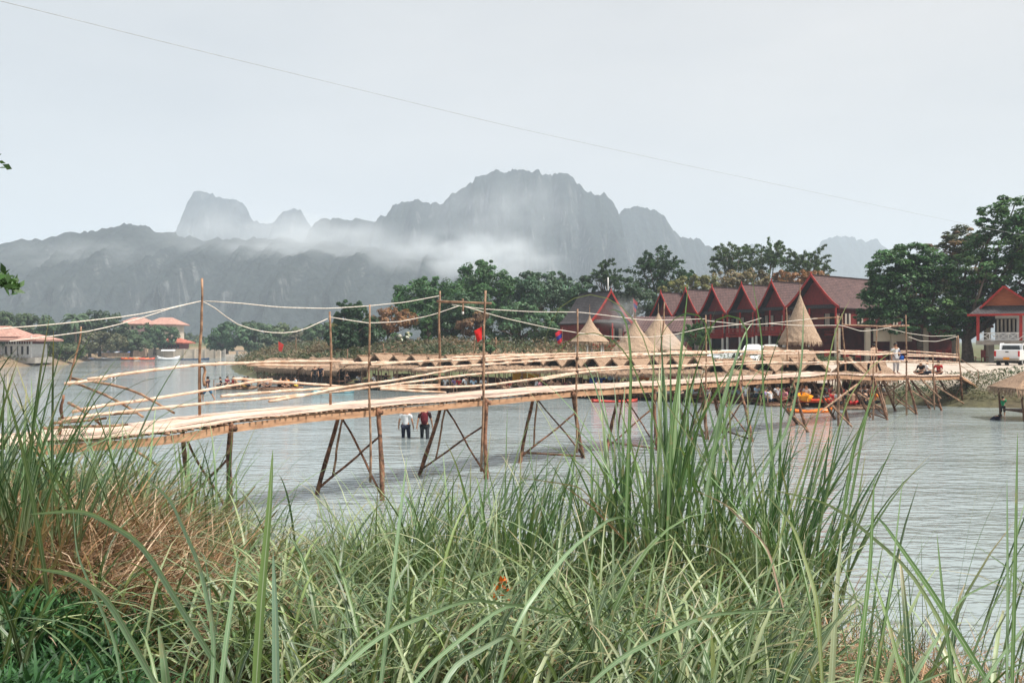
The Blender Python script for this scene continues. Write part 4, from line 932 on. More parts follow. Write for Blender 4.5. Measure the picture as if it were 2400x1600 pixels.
flag(1318, 770, 92, .7, 1.3, 3.2, 'red and blue flag drooping on a pole right of the bare bank', (.55,.02,.04), -1, True)
flag(1484, 700, 100, .45, 1.2, 4.5, 'red and blue flag on a pole beside the left red gable house', (.45,.03,.05), 1, True)
flag(652, 800, 118, .7, 1.1, 3.2, 'small red flag above the far grass spit', (.7,.05,.04), 1)

# ------------------------------------------------------------------ trees
def leaf_cloud(centers, normals, size, cols, rg, aspect=.5, tri=False):
    n = len(centers); a = rg.normal(size=(n,3)); nr = normals/np.linalg.norm(normals, axis=1, keepdims=True)
    u = a - (a*nr).sum(1, keepdims=True)*nr; u /= np.linalg.norm(u, axis=1, keepdims=True)+1e-9; v = np.cross(nr, u)
    s = (size*rg.uniform(.6, 1.35, n))[:, None]
    p0 = centers-u*s; p1 = centers+v*s*aspect+nr*s*.12; p2 = centers+u*s; p3 = centers-v*s*aspect+nr*s*.12
    V = np.stack([p0,p1,p2,p3], 1).reshape(-1,3); Q = np.arange(4*n).reshape(n,4); return V, Q, np.repeat(cols, 4, 0)
def tree(name, lab, d, ells, color, base=None, nleaf=6000, leaf=.22, group='trees on the far bank', trunk_px=None, clump=.9, style='broad', gap=.0, seed=None, cat='tree', col2=None, trunk_r=.25):
    if max(color) < .125: color = tuple(q*1.42 for q in color)
    rg = np.random.default_rng(seed or int(ells[0][0]*7+ells[0][1])); cx = np.mean([e_[0] for e_ in ells]) if trunk_px is None else trunk_px
    x0 = PX(cx, d); g0 = gz(x0, d) if base is None else base
    root = empty(name, (x0, d, g0)); tag(root, lab, cat, group)
    cs = []; ns = []; cl = []
    vol = np.array([e_[2]*e_[3] for e_ in ells], float); vol /= vol.sum()
    clus = []
    for (px, py, rx, ry), w in zip(ells, vol):
        c = P(px, py, d); c = np.array((c.x-x0, rg.uniform(-.3,.3)*rx/F*d, c.z-g0)); ax = np.array((rx/F*d, rx/F*d*.8, ry/F*d))
        m_ = max(5, int(len(ells)**.1*w*nleaf/70))
        for _ in range(m_):
            q = rg.normal(size=3); q /= np.linalg.norm(q); rad = rg.uniform(.45, 1.0)**.5
            pos = c+q*ax*rad; clus.append((pos, q, clump*rg.uniform(.45, 1.25)*min(ax[0], ax[2])*.42, rg.uniform(.72, 1.3)))
    per = max(12, int(nleaf/len(clus)))
    for pos, q, r_, br in clus:
        k = per
        if style == 'bamboo':       # feathery plumes that arch and droop
            dirv = q*np.array((1,1,.3))+np.array((0,0,.8)); dirv /= np.linalg.norm(dirv); t_ = rg.uniform(0, 1, k)
            pts = pos[None]+dirv[None]*(t_[:,None]*r_*2.6)+np.array((0,0,-1.))[None]*(t_[:,None]**2*r_*1.3)+rg.normal(size=(k,3))*r_*.28*(1.1-t_[:,None])
            nn_ = rg.normal(size=(k,3))+np.array((0,0,.6))
        elif style == 'layer':
            g_ = rg.normal(size=(k,3)); g_ /= np.linalg.norm(g_, axis=1, keepdims=True)
            pts = pos[None]+g_*np.array((1.3,1.3,.5))*r_*rg.uniform(.3,1,(k,1))**.4; nn_ = g_*.6+np.array((0,0,1.))+rg.normal(size=(k,3))*.35
        else:
            g_ = rg.normal(size=(k,3)); g_ /= np.linalg.norm(g_, axis=1, keepdims=True)
            pts = pos[None]+g_*np.array((1,1,.8))*r_*rg.uniform(.3,1,(k,1))**.4; nn_ = g_+q[None]*.5+np.array((0,0,.5))+rg.normal(size=(k,3))*.5
        base_c = np.array(color)*br; 
        if col2 is not None and rg.random() < .35: base_c = np.array(col2)*br
        cc = base_c[None]*rg.uniform(.65, 1.35, (k,1)); cc[:,0] *= rg.uniform(.85,1.25,k)
        cs.append(pts); ns.append(nn_); cl.append(cc)
    cs, ns, cl = map(np.concatenate, (cs, ns, cl))
    if gap: keep = rg.random(len(cs)) > gap; cs, ns, cl = cs[keep], ns[keep], cl[keep]
    V, Q, K = leaf_cloud(cs, ns, leaf, cl, rg, .28 if style == 'bamboo' else .5)
    np_mesh('crown', V, Q, M_leaf, col=K, parent=root)
    # trunk with limbs into the crown
    mb = MB(); rr = random.Random(int(cx)); zc = np.mean([c[0][2] for c in clus]); zt = max(zc, 1.0)
    zlow = max(.6, min(c[0][2] for c in clus)*.8)
    fork = Vector((rr.uniform(-.2,.2), 0, min(zlow+.3, zt*.5)))
    mb.tube([(0,0,-.5), fork*.5+Vector((.05,0,0)), fork], [trunk_r*1.25, trunk_r, trunk_r*.8], 8)
    for pos, q, r_, br in [clus[i] for i in rg.choice(len(clus), min(14, len(clus)), replace=False)]:
        e_ = Vector(pos); mid = fork.lerp(e_, .5)+Vector((rr.uniform(-.4,.4), rr.uniform(-.3,.3), rr.uniform(0,.5)))
        mb.tube([fork, mid, e_], [trunk_r*.55, trunk_r*.3, trunk_r*.08], 5)
    mb.build('trunk', M_trunk, root, True)
    return root
DG, MG, BG, BR, OL = (.036,.092,.030), (.055,.13,.045), (.085,.17,.055), (.21,.115,.055), (.15,.16,.06)
G1 = 'big dark trees behind the right shore'
tree('rain_tree', 'broad dark tree spreading over the veranda, lowest of the big right trees', 88, [(2080,630,52,42),(2140,600,55,32),(2060,700,42,52),(2130,680,75,62),(2100,748,70,42),(2185,630,60,45),(2025,745,26,22)], DG, nleaf=30000, leaf=.17, group=G1, style='layer', trunk_px=2160, col2=MG, trunk_r=.45, clump=.75)
tree('rain_tree', 'dark tree with pinkish brown tinged top between the other big right trees', 96, [(2215,580,58,34),(2270,562,50,36),(2250,640,80,50),(2200,700,80,60)], (.05,.065,.03), nleaf=18000, leaf=.18, group=G1, style='layer', col2=(.17,.12,.07), trunk_r=.4, clump=.75)
tree('rain_tree', 'tallest dark green tree filling the upper right edge', 86, [(2330,512,44,34),(2385,490,50,40),(2340,575,66,48),(2410,560,70,70),(2290,640,66,50),(2370,650,75,50),(2270,720,60,55),(2440,620,70,80),(2225,745,50,50)], DG, nleaf=34000, leaf=.17, group=G1, style='layer', trunk_px=2268, col2=BG, trunk_r=.5, clump=.75)
tree('rain_tree', 'dark tree crown entering at the right frame edge behind the stilt house', 98, [(2470,600,80,60),(2540,560,70,60),(2580,660,90,70),(2480,700,70,50)], DG, nleaf=14000, leaf=.19, group=G1, style='layer', col2=MG, trunk_r=.4)
G2 = 'feathery bamboo clumps behind the red houses'
tree('bamboo_clump', 'feathery bamboo clump above the third red gable', 128, [(1705,595,28,24),(1735,612,40,30),(1690,625,24,24)], (.06,.095,.045), nleaf=6500, leaf=.22, group=G2, style='bamboo')
tree('bamboo_clump', 'tallest feathery bamboo clump, centre of those behind the red roofs', 130, [(1800,588,32,22),(1770,610,40,30),(1835,605,36,30),(1800,640,60,30)], (.055,.095,.045), nleaf=9000, leaf=.22, group=G2, style='bamboo')
tree('bamboo_clump', 'slim feathery bamboo clump rising to the right of the others', 126, [(1915,597,18,24),(1893,618,26,26),(1870,605,22,20),(1900,640,40,24)], (.055,.09,.04), nleaf=6000, leaf=.22, group=G2, style='bamboo')
tree('bamboo_clump', 'dark leaning bamboo clump left of the red gable row', 124, [(1545,618,28,28),(1525,655,34,36),(1570,645,30,30),(1510,615,12,24)], (.03,.065,.03), nleaf=8000, leaf=.24, group=G2, style='bamboo', clump=1.2)
tree('bamboo_clump', 'thin upright bamboo plume beside the grey mast', 122, [(1425,625,17,15),(1415,650,24,22),(1435,655,26,20)], (.04,.075,.035), nleaf=4000, leaf=.22, group=G2, style='bamboo')
tree('small_tree', 'little round tree top peeking over the brown bushes', 135, [(1622,640,14,9),(1620,655,18,12)], MG, nleaf=1500, leaf=.2, group=G2)
G3 = 'dry brown and olive bushes'
for i, (ex, ds, c, lb) in enumerate([([(1625,668,60,22),(1580,680,40,20)], 120, OL, 'olive dry bush mass above the leftmost red gables'), ([(1700,660,60,24),(1760,655,50,22)], 122, (.15,.125,.06), 'straw brown bush mass above the middle red gables'),
     ([(1860,650,50,18),(1905,648,40,16)], 118, (.22,.11,.04), 'orange brown bush left of the biggest red roof'), ([(925,750,55,26),(890,765,30,22)], 106, BR, 'rusty brown bush between green trees on the bank'),
     ([(1105,765,34,22),(1130,750,22,20)], 107, (.12,.075,.04), 'small rusty brown bush behind the rail fence'), ([(860,770,24,22),(800,770,28,20)], 108, OL, 'olive brown bush left of the rusty one')]):
    tree('dry_bush', lb, ds, ex, c, nleaf=5500, leaf=.16, group=G3, cat='bush', trunk_r=.12, col2=tuple(q*1.3 for q in c))
G4 = 'dense green trees behind the bank'
for ex, ds, c, lb, n_ in [
  ([(1010,672,45,26),(965,695,48,36),(1030,700,50,45),(980,730,60,40)], 116, DG, 'round dark green tree at the left end of the dense wood', 12000),
  ([(1140,625,26,22),(1110,655,45,36),(1165,665,50,32),(1120,700,70,45)], 120, DG, 'tallest dark tree of the wood with a pointed top', 13000),
  ([(1205,670,32,22),(1235,690,40,40),(1200,720,50,40)], 122, (.03,.07,.035), 'dark tree right of the tallest one', 7000),
  ([(1250,648,28,16),(1275,675,36,34),(1240,680,24,24)], 126, (.05,.09,.055), 'pale green arching tree in the middle of the wood', 6000),
  ([(1300,652,26,20),(1325,685,40,34),(1300,710,50,36)], 128, (.045,.09,.05), 'light feathery tree right of the arching one', 6500),
  ([(1370,670,26,22),(1370,700,44,34),(1400,720,40,30)], 122, (.035,.075,.035), 'green tree left of the grey mast', 6500),
  ([(1470,680,40,28),(1500,710,50,36),(1450,720,40,34)], 118, (.03,.06,.028), 'dark tree between the mast and the red gable row', 8000),
  ([(1215,735,60,28),(1270,760,56,34),(1180,770,44,30)], 106, (.05,.105,.05), 'bright green spreading tree with bare forked trunk on the dirt bank', 9000),
  ([(1075,725,50,36),(1050,765,42,30),(1010,760,40,30)], 110, (.03,.07,.03), 'low dark tree behind the rail fence', 8000),
  ([(1330,760,50,34),(1290,790,36,20)], 108, (.045,.085,.04), 'low green tree behind the flag pole', 6000),
  ([(1000,770,13,30)], 103, (.035,.085,.025), 'narrow columnar green shrub by the fence', 2500),
  ([(820,715,30,10),(835,730,30,16),(800,745,18,16)], 100, (.03,.07,.03), 'flat topped tree standing left of the wood', 4500),
  ([(850,775,50,32),(800,790,34,26),(830,800,44,20)], 98, (.022,.05,.022), 'dark low bushy tree under the flat topped one', 8000)]:
    tree('broadleaf_tree', lb, ds, ex, c, nleaf=n_, leaf=.19, group=G4, trunk_r=.2, col2=tuple(q*1.5 for q in c))
tree('frangipani_bush', 'small bush dotted with white blossoms on the grassy bank', 102, [(925,790,18,11),(950,788,16,10)], (.06,.11,.05), nleaf=2200, leaf=.13, group=G3, cat='bush', trunk_r=.08, col2=(.65,.66,.6))
tree('round_shrub', 'small round green shrub at the bank edge by the leaning light pole', 88, [(1145,806,14,10),(1143,818,18,12)], (.05,.11,.045), nleaf=1800, leaf=.13, group=G3, cat='bush', trunk_r=.06)
tree('round_shrub', 'green palm-like shrub between the cones and the red houses', 86, [(1630,790,30,22),(1645,775,20,14)], (.05,.11,.045), nleaf=3500, leaf=.2, group=G3, cat='bush', trunk_r=.1, style='bamboo')
G5 = 'hazy trees beyond the river bend'
for i, (ex, c, lb, ds) in enumerate([([(545,782,38,20),(520,800,30,20)], (.045,.09,.045), 'hazy round tree at the tip of the far spit', 215), ([(600,775,36,18),(610,800,40,20)], (.055,.095,.05), 'hazy broad tree second from the spit tip', 218),
   ([(660,780,36,18),(650,800,30,20)], (.08,.115,.06), 'pale hazy tree in the middle beyond the spit', 220), ([(712,795,26,18),(700,806,30,14)], (.13,.13,.09), 'greyish hazy tree with sparse crown beyond the spit', 214),
   ([(745,785,34,20),(760,770,20,14)], (.055,.10,.05), 'hazy green tree next to the dark near trees', 205), ([(440,795,30,12),(470,805,26,12)], (.06,.09,.05), 'faint distant tree line piece behind the river mouth', 330)]):
    tree('distant_tree', lb, ds, [(a_, b2_, c_*1.15, d_*1.2) for a_, b2_, c_, d_ in ex], c, nleaf=7500, leaf=.30, group=G5, trunk_r=.3, base=1.5)
G6 = 'trees on the left bank'
for i, (ex, c, lb, ds) in enumerate([([(30,755,44,18),(0,770,40,22)], (.045,.075,.035), 'flat crowned dark tree behind the pavilion', 190), ([(85,765,40,22),(60,790,40,20)], (.05,.08,.04), 'olive tree just right of the flat crowned one', 186),
   ([(145,785,36,20),(120,775,26,16)], (.04,.08,.035), 'rounded green tree left of the palm', 182), ([(235,748,42,16),(260,770,34,20),(205,765,30,20)], (.035,.06,.03), 'wide dark umbrella tree left of the salmon roof', 195),
   ([(230,800,60,20),(190,810,40,16)], (.07,.075,.04), 'dry olive bushy tree above the balustrade wall', 190), ([(290,800,36,20),(325,806,30,14)], (.045,.075,.035), 'dark tree right of the dry one above the terrace', 196),
   ([(340,780,34,16),(385,785,32,16),(360,796,40,14)], (.045,.085,.04), 'green tree in front of the salmon roofed block', 222), ([(160,822,36,14),(130,830,20,10)], (.05,.07,.03), 'low scrub tree on the left riverbank', 165)]):
    tree('bank_tree', lb, ds, [(a_, b2_, c_*1.2, d_*1.25) for a_, b2_, c_, d_ in ex], c, nleaf=8000, leaf=.27, group=G6, trunk_r=.3, base=1.2, col2=tuple(q*1.4 for q in c))
def palm(px, py, d, lab, s=3.2, base=1.2):
    x0 = PX(px, d); root = empty('palm_tree', (x0, d, base)); tag(root, lab, 'palm tree', G6); H = CAMZ+(800-py)/F*d-base
    MB().tube([(0,0,-.5),(.15,0,H*.5),(0,0,H)], [.26,.2,.16], 7).build('trunk', M_trunk, root, True)
    V=[];Cc=[];rg = np.random.default_rng(5)
    mb = MB()
    for k in range(18):
        a = k*2*math.pi/18+rg.uniform(-.1,.1); el = rg.uniform(.1,1.1)
        pr = None
        for j in range(9):
            u = j/8; r_ = s*math.sin(min(u*1.3,1.57))*.95; z = H+s*math.sin(el)*u*1.1-s*.9*u*u
            p = Vector((math.cos(a)*r_*math.cos(el*.6), math.sin(a)*r_*math.cos(el*.6), z))
            if pr is not None:
                sd = Vector((-math.sin(a), math.cos(a), 0))*.45*math.sin(u*3)
                mb.face([pr, p, p+sd-Vector((0,0,.25)), pr+sd*.9-Vector((0,0,.2))]); mb.face([pr, p, p-sd-Vector((0,0,.25)), pr-sd*.9-Vector((0,0,.2))])
            pr = p
    mb.build('crown', mat('palm_frond', (.06,.10,.05), (.04,.07,.035)), root)
palm(176, 745, 180, 'dark palm tree rising between the left bank trees', 3.4)
palm(5, 790, 150, 'small palm behind the pavilion roof', 2.2)
# leafy twig hanging in from the left, close to the camera
def twig(px, py, d, lab, n=60, dx=.5, sag=.1):
    rg = np.random.default_rng(int(py)); root = empty('leafy_branch', P(px, py, d)); tag(root, lab, 'branch', 'branch tips of a tree outside the left edge')
    MB().tube([(-dx*2.2,0,.25),(-dx,0,.1),(-.05,0,-sag)], [.02,.012,.004], 6).build('stem', M_trunk, root, True)
    t_ = rg.uniform(0, 1, n); c = np.stack([-dx*1.3*(1-t_), rg.uniform(-.1,.1,n), .13*(1-t_)-sag*t_+rg.normal(size=n)*.03], 1)
    V, Q, K = leaf_cloud(c, rg.normal(size=(n,3))+np.array((0,-1,.5)), .045, np.array((.05,.11,.03))[None]*rg.uniform(.6,1.4,(n,1)), rg, .45)
    np_mesh('leaves', V, Q, M_leaf, col=K, parent=root)
twig(40, 668, 7, 'leafy twig poking in at the left edge before the mountain', 110, .22, .02)
twig(4, 368, 7, 'tip of a leafy twig high on the left edge against the sky', 40, .2, .0)

# scrub on the far bank: one mass of ground cover
def scrub(name, lab_kind, pts, n, hgt, cols, leaf, seed):
    rg = np.random.default_rng(seed); X = []; 
    for (x0,x1,y0,y1), w in pts:
        k = int(n*w); X.append(np.stack([rg.uniform(x0,x1,k), rg.uniform(y0,y1,k)], 1))
    X = np.concatenate(X); sdv = river_sd(X[:,0], X[:,1]); X = X[sdv > .5]
    den = fbm(X[:,0]*.35, X[:,1]*.35, 3); X = X[den > .38]; z = ground_z(X[:,0], X[:,1]); hh = hgt*(.3+fbm(X[:,0]*.5+7, X[:,1]*.5, 3)*1.4)*rg.uniform(.1,1,len(X))
    c = np.stack([X[:,0], X[:,1], z+hh], 1); ci = (fbm(X[:,0]*.3+3, X[:,1]*.3, 3)*1.6-.3+rg.normal(size=len(X))*.15).clip(0,.999)*len(cols); K = np.array(cols)[ci.astype(int)]*rg.uniform(.6,1.35,(len(X),1))
    nn_ = rg.normal(size=(len(X),3))*.7+np.array((0,-.4,.8)); V, Q, K = leaf_cloud(c, nn_, leaf, K, rg, .35)
    tag(np_mesh(name, V, Q, M_leaf, col=K), kind='stuff')
scrub('bank_scrub', '', [((-38,-6,84,108), 1), ((-10,14,88,112), .25), ((-62,-30,110,200), 1.3)], 34000, 1.1, [(.075,.08,.04),(.05,.08,.035),(.14,.115,.065),(.13,.095,.055)], .2, 4)
scrub('shore_grass', '', [((22,48,54.5,60), 1), ((12,30,80,92), .5)], 16000, .55, [(.05,.09,.03),(.035,.075,.025),(.085,.09,.04)], .09, 5)
scrub('left_bank_scrub', '', [((-110,-76,140,215), 1)], 9000, 1.0, [(.09,.08,.045),(.06,.08,.035),(.12,.10,.06)], .3, 6)

# ------------------------------------------------------------------ vehicles
def wheel(parent, x, y, z, r=.36, w=.24):
    wh = MB().tube([(x-w/2,y,z),(x+w/2,y,z)], r, 18).build('wheel', M_rubber, parent, False); MB().tube([(x-w/2-.01,y,z),(x+w/2+.01,y,z)], r*.58, 12).build('rim', M_metal, wh)
def pickup():
    x0, d = PX(2360,72), 72; root = empty('pickup_truck', (x0, d, 1.98), R(-38)); tag(root, 'white double cab pickup seen from behind on the pale beach at the right edge', 'pickup truck')
    W = 1.78; b_ = MB()      # local: rear at y=0 facing -y, front at +y
    b_.box((0,2.55,.72),(W,5.1,.5))
    for s in (-1,1): b_.box((s*(W/2-.05),.78,1.1),(.1,1.5,.34))
    b_.box((0,.05,1.0),(W,.09,.56)).box((0,1.58,1.1),(W,.08,.34)).box((0,4.3,1.06),(W*.97,1.55,.26))
    b_.build('body', M_carwhite, root, bevel=.05)
    MB().prism([(1.55,1.1),(1.72,1.72),(3.2,1.74),(3.95,1.15)], 'x', -W/2+.1, W/2-.1).build('cab', M_carwhite, root, bevel=.06)
    MB().prism([(-.66,1.2),(.66,1.2),(.58,1.6),(-.58,1.6)], 'y', 1.56, 1.66).build('rear_window', M_glass, root)
    for s in (-1,1):
        MB().prism([(1.78,1.2),(1.86,1.62),(2.55,1.64),(2.55,1.2)], 'x', s*(W/2-.09), s*(W/2-.07)).build('side_window', M_glass, root)
        MB().prism([(2.62,1.2),(2.62,1.64),(3.15,1.64),(3.75,1.2)], 'x', s*(W/2-.09), s*(W/2-.07)).build('side_window', M_glass, root)
        t_ = MB().box((s*(W/2-.07),-.01,.98),(.13,.06,.42)).build('tail_light', M_plastic, root, bevel=.02); t_.color = (.5,.02,.02,1)
        for y in (1.05,4.2): wheel(root, s*(W/2-.13), y, .37)
    MB().box((0,-.12,.55),(W*.96,.2,.2)).build('bumper', M_conc, root, bevel=.04); p = MB().box((0,-.235,.62),(.42,.03,.18)).build('number_plate', M_plastic, root); p.color = (.75,.3,.03,1)
    MB().box((0,2.6,.42),(W*.8,4.6,.2)).build('chassis', M_rubber, root); MB().box((0,-.005,1.12),(.22,.04,.07)).build('tailgate_handle', M_rubber, root)
pickup()
def van(px, d, z, lab, L_=4.7, H=2.1, rz=0, col=(.8,.81,.82), name='minivan'):
    root = empty(name, (PX(px,d), d, z), rz); tag(root, lab, 'van' if name == 'minivan' else 'car', 'vehicles parked behind the huts'); W = 1.7
    pr = [(-L_/2,.35),(-L_/2,.95),(-L_/2+.5,1.15),(-L_/2+1.35,H-.12),(-L_/2+1.9,H),(L_/2-.35,H),(L_/2-.02,H-.25),(L_/2,.35)]
    o = MB().prism(pr, 'y', -W/2, W/2).build('body', M_plastic, root, bevel=.09); o.color = (*col,1)
    zt = H-.62
    for s in (-1,1):
        xs_ = [-L_/2+1.2,-L_/2+1.95,0,L_/2-1.1,L_/2-.25]
        for a, b2 in zip(xs_, xs_[1:]): MB().prism([(a+.05+(.0 if a > -L_/2+1.3 else .18),zt+.03),(b2-.05,zt+.03),(b2-.05,H-.18),(a+.05+(.0 if a > -L_/2+1.3 else .5),H-.18)], 'y', s*(W/2-.02), s*(W/2+.012)).build('side_window', M_glass, root)
        for x in (-L_/2+.85, L_/2-.9):
            wh = MB().tube([(x,s*(W/2-.2),.34),(x,s*(W/2+.02),.34)], .34, 16).build('wheel', M_rubber, root); MB().tube([(x,s*(W/2-.19),.34),(x,s*(W/2+.03),.34)], .2, 10).build('rim', M_metal, wh)
    a, b2 = (-L_/2+.53,1.2), (-L_/2+1.3,H-.2)
    MB().mesh_in([(a[0]-.02,-W/2+.15,a[1]),(a[0]-.02,W/2-.15,a[1]),(b2[0]-.02,W/2-.2,b2[1]),(b2[0]-.02,-W/2+.2,b2[1])], [(0,1,2,3)]).build('windscreen', M_glass, root)
    for s in (-1,1): h = MB().box((-L_/2,s*(W/2-.25),.85),(.05,.3,.18)).build('headlight', M_plastic, root, bevel=.02); h.color = (.7,.7,.65,1)
van(1778, 84, 1.5, 'white minivan with dark windows between the tall straw cone and the red houses', 4.8, 2.05, R(52))
van(1712, 84, 1.55, 'silver car parked to the left of the white minivan', 4.3, 1.5, R(30), (.62,.66,.68), 'parked_car')

# ------------------------------------------------------------------ boats and rafts
def hull(L_, W, H, name, m, col, parent, nose=.35):
    n = 10; vs = []; fs = []
    for i in range(n+1):
        u = i/n; w = W/2*min(1, math.sin(min(u/nose,1)*math.pi/2)+.05)*min(1, math.sin(min((1-u)/nose,1)*math.pi/2)+.05); sh = H*(.55+.45*(2*u-1)**2)
        x = -L_/2+L_*u; vs += [(x,-w,sh),(x,-w*.6,0),(x,w*.6,0),(x,w,sh),(x,w*.85,sh-.04),(x,0,.1+H*.2),(x,-w*.85,sh-.04)]
    k = 7
    for i in range(n):
        for j in range(k): fs.append((i*k+j, i*k+(j+1)%k, (i+1)*k+(j+1)%k, (i+1)*k+j))
    fs += [tuple(range(k)), tuple(n*k+j for j in range(k))[::-1]]
    o = MB().mesh_in(vs, fs).build(name, m, parent, True); o.color = (*col,1); return o
def boat(px, d, rz, L_, W, H, col, lab, name='boat', cat='boat', group=None, canopy=None, z=-.05):
    root = empty(name, (PX(px,d), d, z), rz); tag(root, lab, cat, group); hull(L_, W, H, 'hull', M_plastic, col, root)
    for k in range(3): MB().box((-L_*.25+k*L_*.25,0,H*.45),(.22,W*.8,.05)).build('seat', M_darkwood, root)
    if canopy:
        c = MB().mesh_in([(-L_*.3,-W*.5,H+1.0),(L_*.3,-W*.5,H+1.0),(L_*.3,0,H+1.25),(-L_*.3,0,H+1.25),(L_*.3,W*.5,H+1.0),(-L_*.3,W*.5,H+1.0)], [(0,1,2,3),(3,2,4,5)]).build('canopy', M_plastic, root); c.color = (*canopy,1)
        for x in (-.28,.28):
            for y in (-.42,.42): MB().tube([(L_*x,W*y,H*.5),(L_*x,W*y,H+1.02)], .025, 5).build('pole', M_metal, root)
    return root
KG = 'orange and red kayaks at the huts'
boat(1898, 51.5, R(8), 2.6, .8, .35, (.85,.2,.02), 'orange kayak floating alone in front of the bridge legs', 'kayak', 'kayak', KG)
boat(1886, 55.2, R(80), 2.8, .85, .45, (.9,.33,.02), 'orange yellow kayak pulled up end-on under the bridge', 'kayak', 'kayak', KG, z=.45)
boat(1912, 55.6, R(-12), 2.4, .75, .35, (.7,.08,.03), 'red kayak beside the orange yellow one', 'kayak', 'kayak', KG, z=.3)
boat(1440, 60.2, R(4), 3.0, .8, .3, (.55,.08,.06), 'dark red canoe tied below the middle huts', 'canoe', 'canoe', KG)
boat(780, 71, R(3), 3.2, .9, .35, (.2,.42,.48), 'pale turquoise boat lying below the ragged thatch shelters', 'boat', 'boat')
boat(440, 200, R(5), 9, 1.2, .5, (.03,.06,.12), 'long dark narrow boat drifting on the far river', 'boat', 'boat')
for k, (px, d, c, cn, L_, lb) in enumerate([(232,196,(.75,.77,.8),(.75,.77,.8),8,'white covered boat moored leftmost at the far landing'),(252,200,(.1,.15,.35),(.05,.08,.25),9,'boat with dark blue canopy at the far landing'),
     (268,195,(.75,.77,.8),(.7,.75,.8),8,'white covered boat right of the blue canopy'),(283,200,(.7,.7,.7),(.08,.12,.3),8,'white boat with blue canopy at the right end of the landing')]):
    boat(px, d, R(8), L_, 1.6, .6, c, lb, 'tour_boat', 'boat', 'boats moored at the far landing', cn)
for k, (px, c, lb) in enumerate([(300,(.75,.15,.05),'red kayak, first of the beached line beyond the tour boats'),(310,(.8,.25,.06),'orange kayak, second of the far beached line'),(321,(.7,.12,.05),'red kayak near the middle of the far beached line'),(331,(.75,.3,.1),'pale orange kayak near the end of the far beached line'),(345,(.65,.1,.05),'red kayak, last of the far beached line')]):
    boat(px, 193, R(-5+9*k), 3.0, .9, .5, c, lb, 'kayak', 'kayak', 'kayaks on the far beach', z=.15)
boat(395, 196, R(10), 4.6, 1.8, 1.0, (.75,.77,.78), 'white boxy boat by the retaining wall', 'boat', 'boat', None, (.7,.72,.74))
def raft(px0, px1, d, lab, w=2.2):
    a, b_ = PX(px0,d), PX(px1,d); root = empty('bamboo_raft', ((a+b_)/2, d, .08), R(3)); tag(root, lab, 'raft', 'floating dining rafts'); L_ = b_-a
    m_ = MB()
    for k in range(12): m_.tube([(-L_/2,-w/2+k*w/11,0),(L_/2,-w/2+k*w/11,.02)], .1, 6)
    m_.build('float_poles', M_bamboo2, root, True); d_ = MB()
    for k in range(int(L_/.4)): d_.box((-L_/2+.2+k*.4,0,.13),(.3,w,.04))
    d_.build('raft_deck', M_darkwood, root); MB().box((0,0,.42),(L_*.7,.7,.05)).box((-L_*.3,0,.27),(.08,.5,.28)).box((L_*.3,0,.27),(.08,.5,.28)).build('low_table', M_bamboo2, root)
    MB().tube([(-L_/2,-w/2,.15),(-L_/2,-w/2,.75)],.04,5).tube([(L_/2,-w/2,.15),(L_/2,-w/2,.75)],.04,5).build('corner_post', M_bamboo2, root)
    return root
raft(510, 596, 77, 'bamboo raft with crouching swimmers, leftmost on the river'); raft(612, 705, 76, 'bamboo raft with a low table and seated people, right of the first raft')

# ------------------------------------------------------------------ people
dg = None
def skin_mesh(name, J, E, root, sub=1):
    """J: name -> ((x,y,z), radius); E: edges; grown into one continuous surface"""
    ks = list(J); me = bpy.data.meshes.new(name+'_tmp'); me.from_pydata([J[k][0] for k in ks], [(ks.index(a), ks.index(b_)) for a, b_ in E], [])
    o = bpy.data.objects.new(name+'_tmp', me); C.objects.link(o); sm = o.modifiers.new('s', 'SKIN'); sm.use_smooth_shade = True
    for i, k in enumerate(ks):
        r = J[k][1]; me.skin_vertices[0].data[i].radius = (r, r) if not hasattr(r, '__len__') else r; me.skin_vertices[0].data[i].use_root = (k == root)
    s2 = o.modifiers.new('d', 'SUBSURF'); s2.levels = sub; s2.render_levels = sub
    d_ = bpy.context.evaluated_depsgraph_get(); m2 = bpy.data.meshes.new_from_object(o.evaluated_get(d_)); m2.name = name
    bpy.data.objects.remove(o); return m2
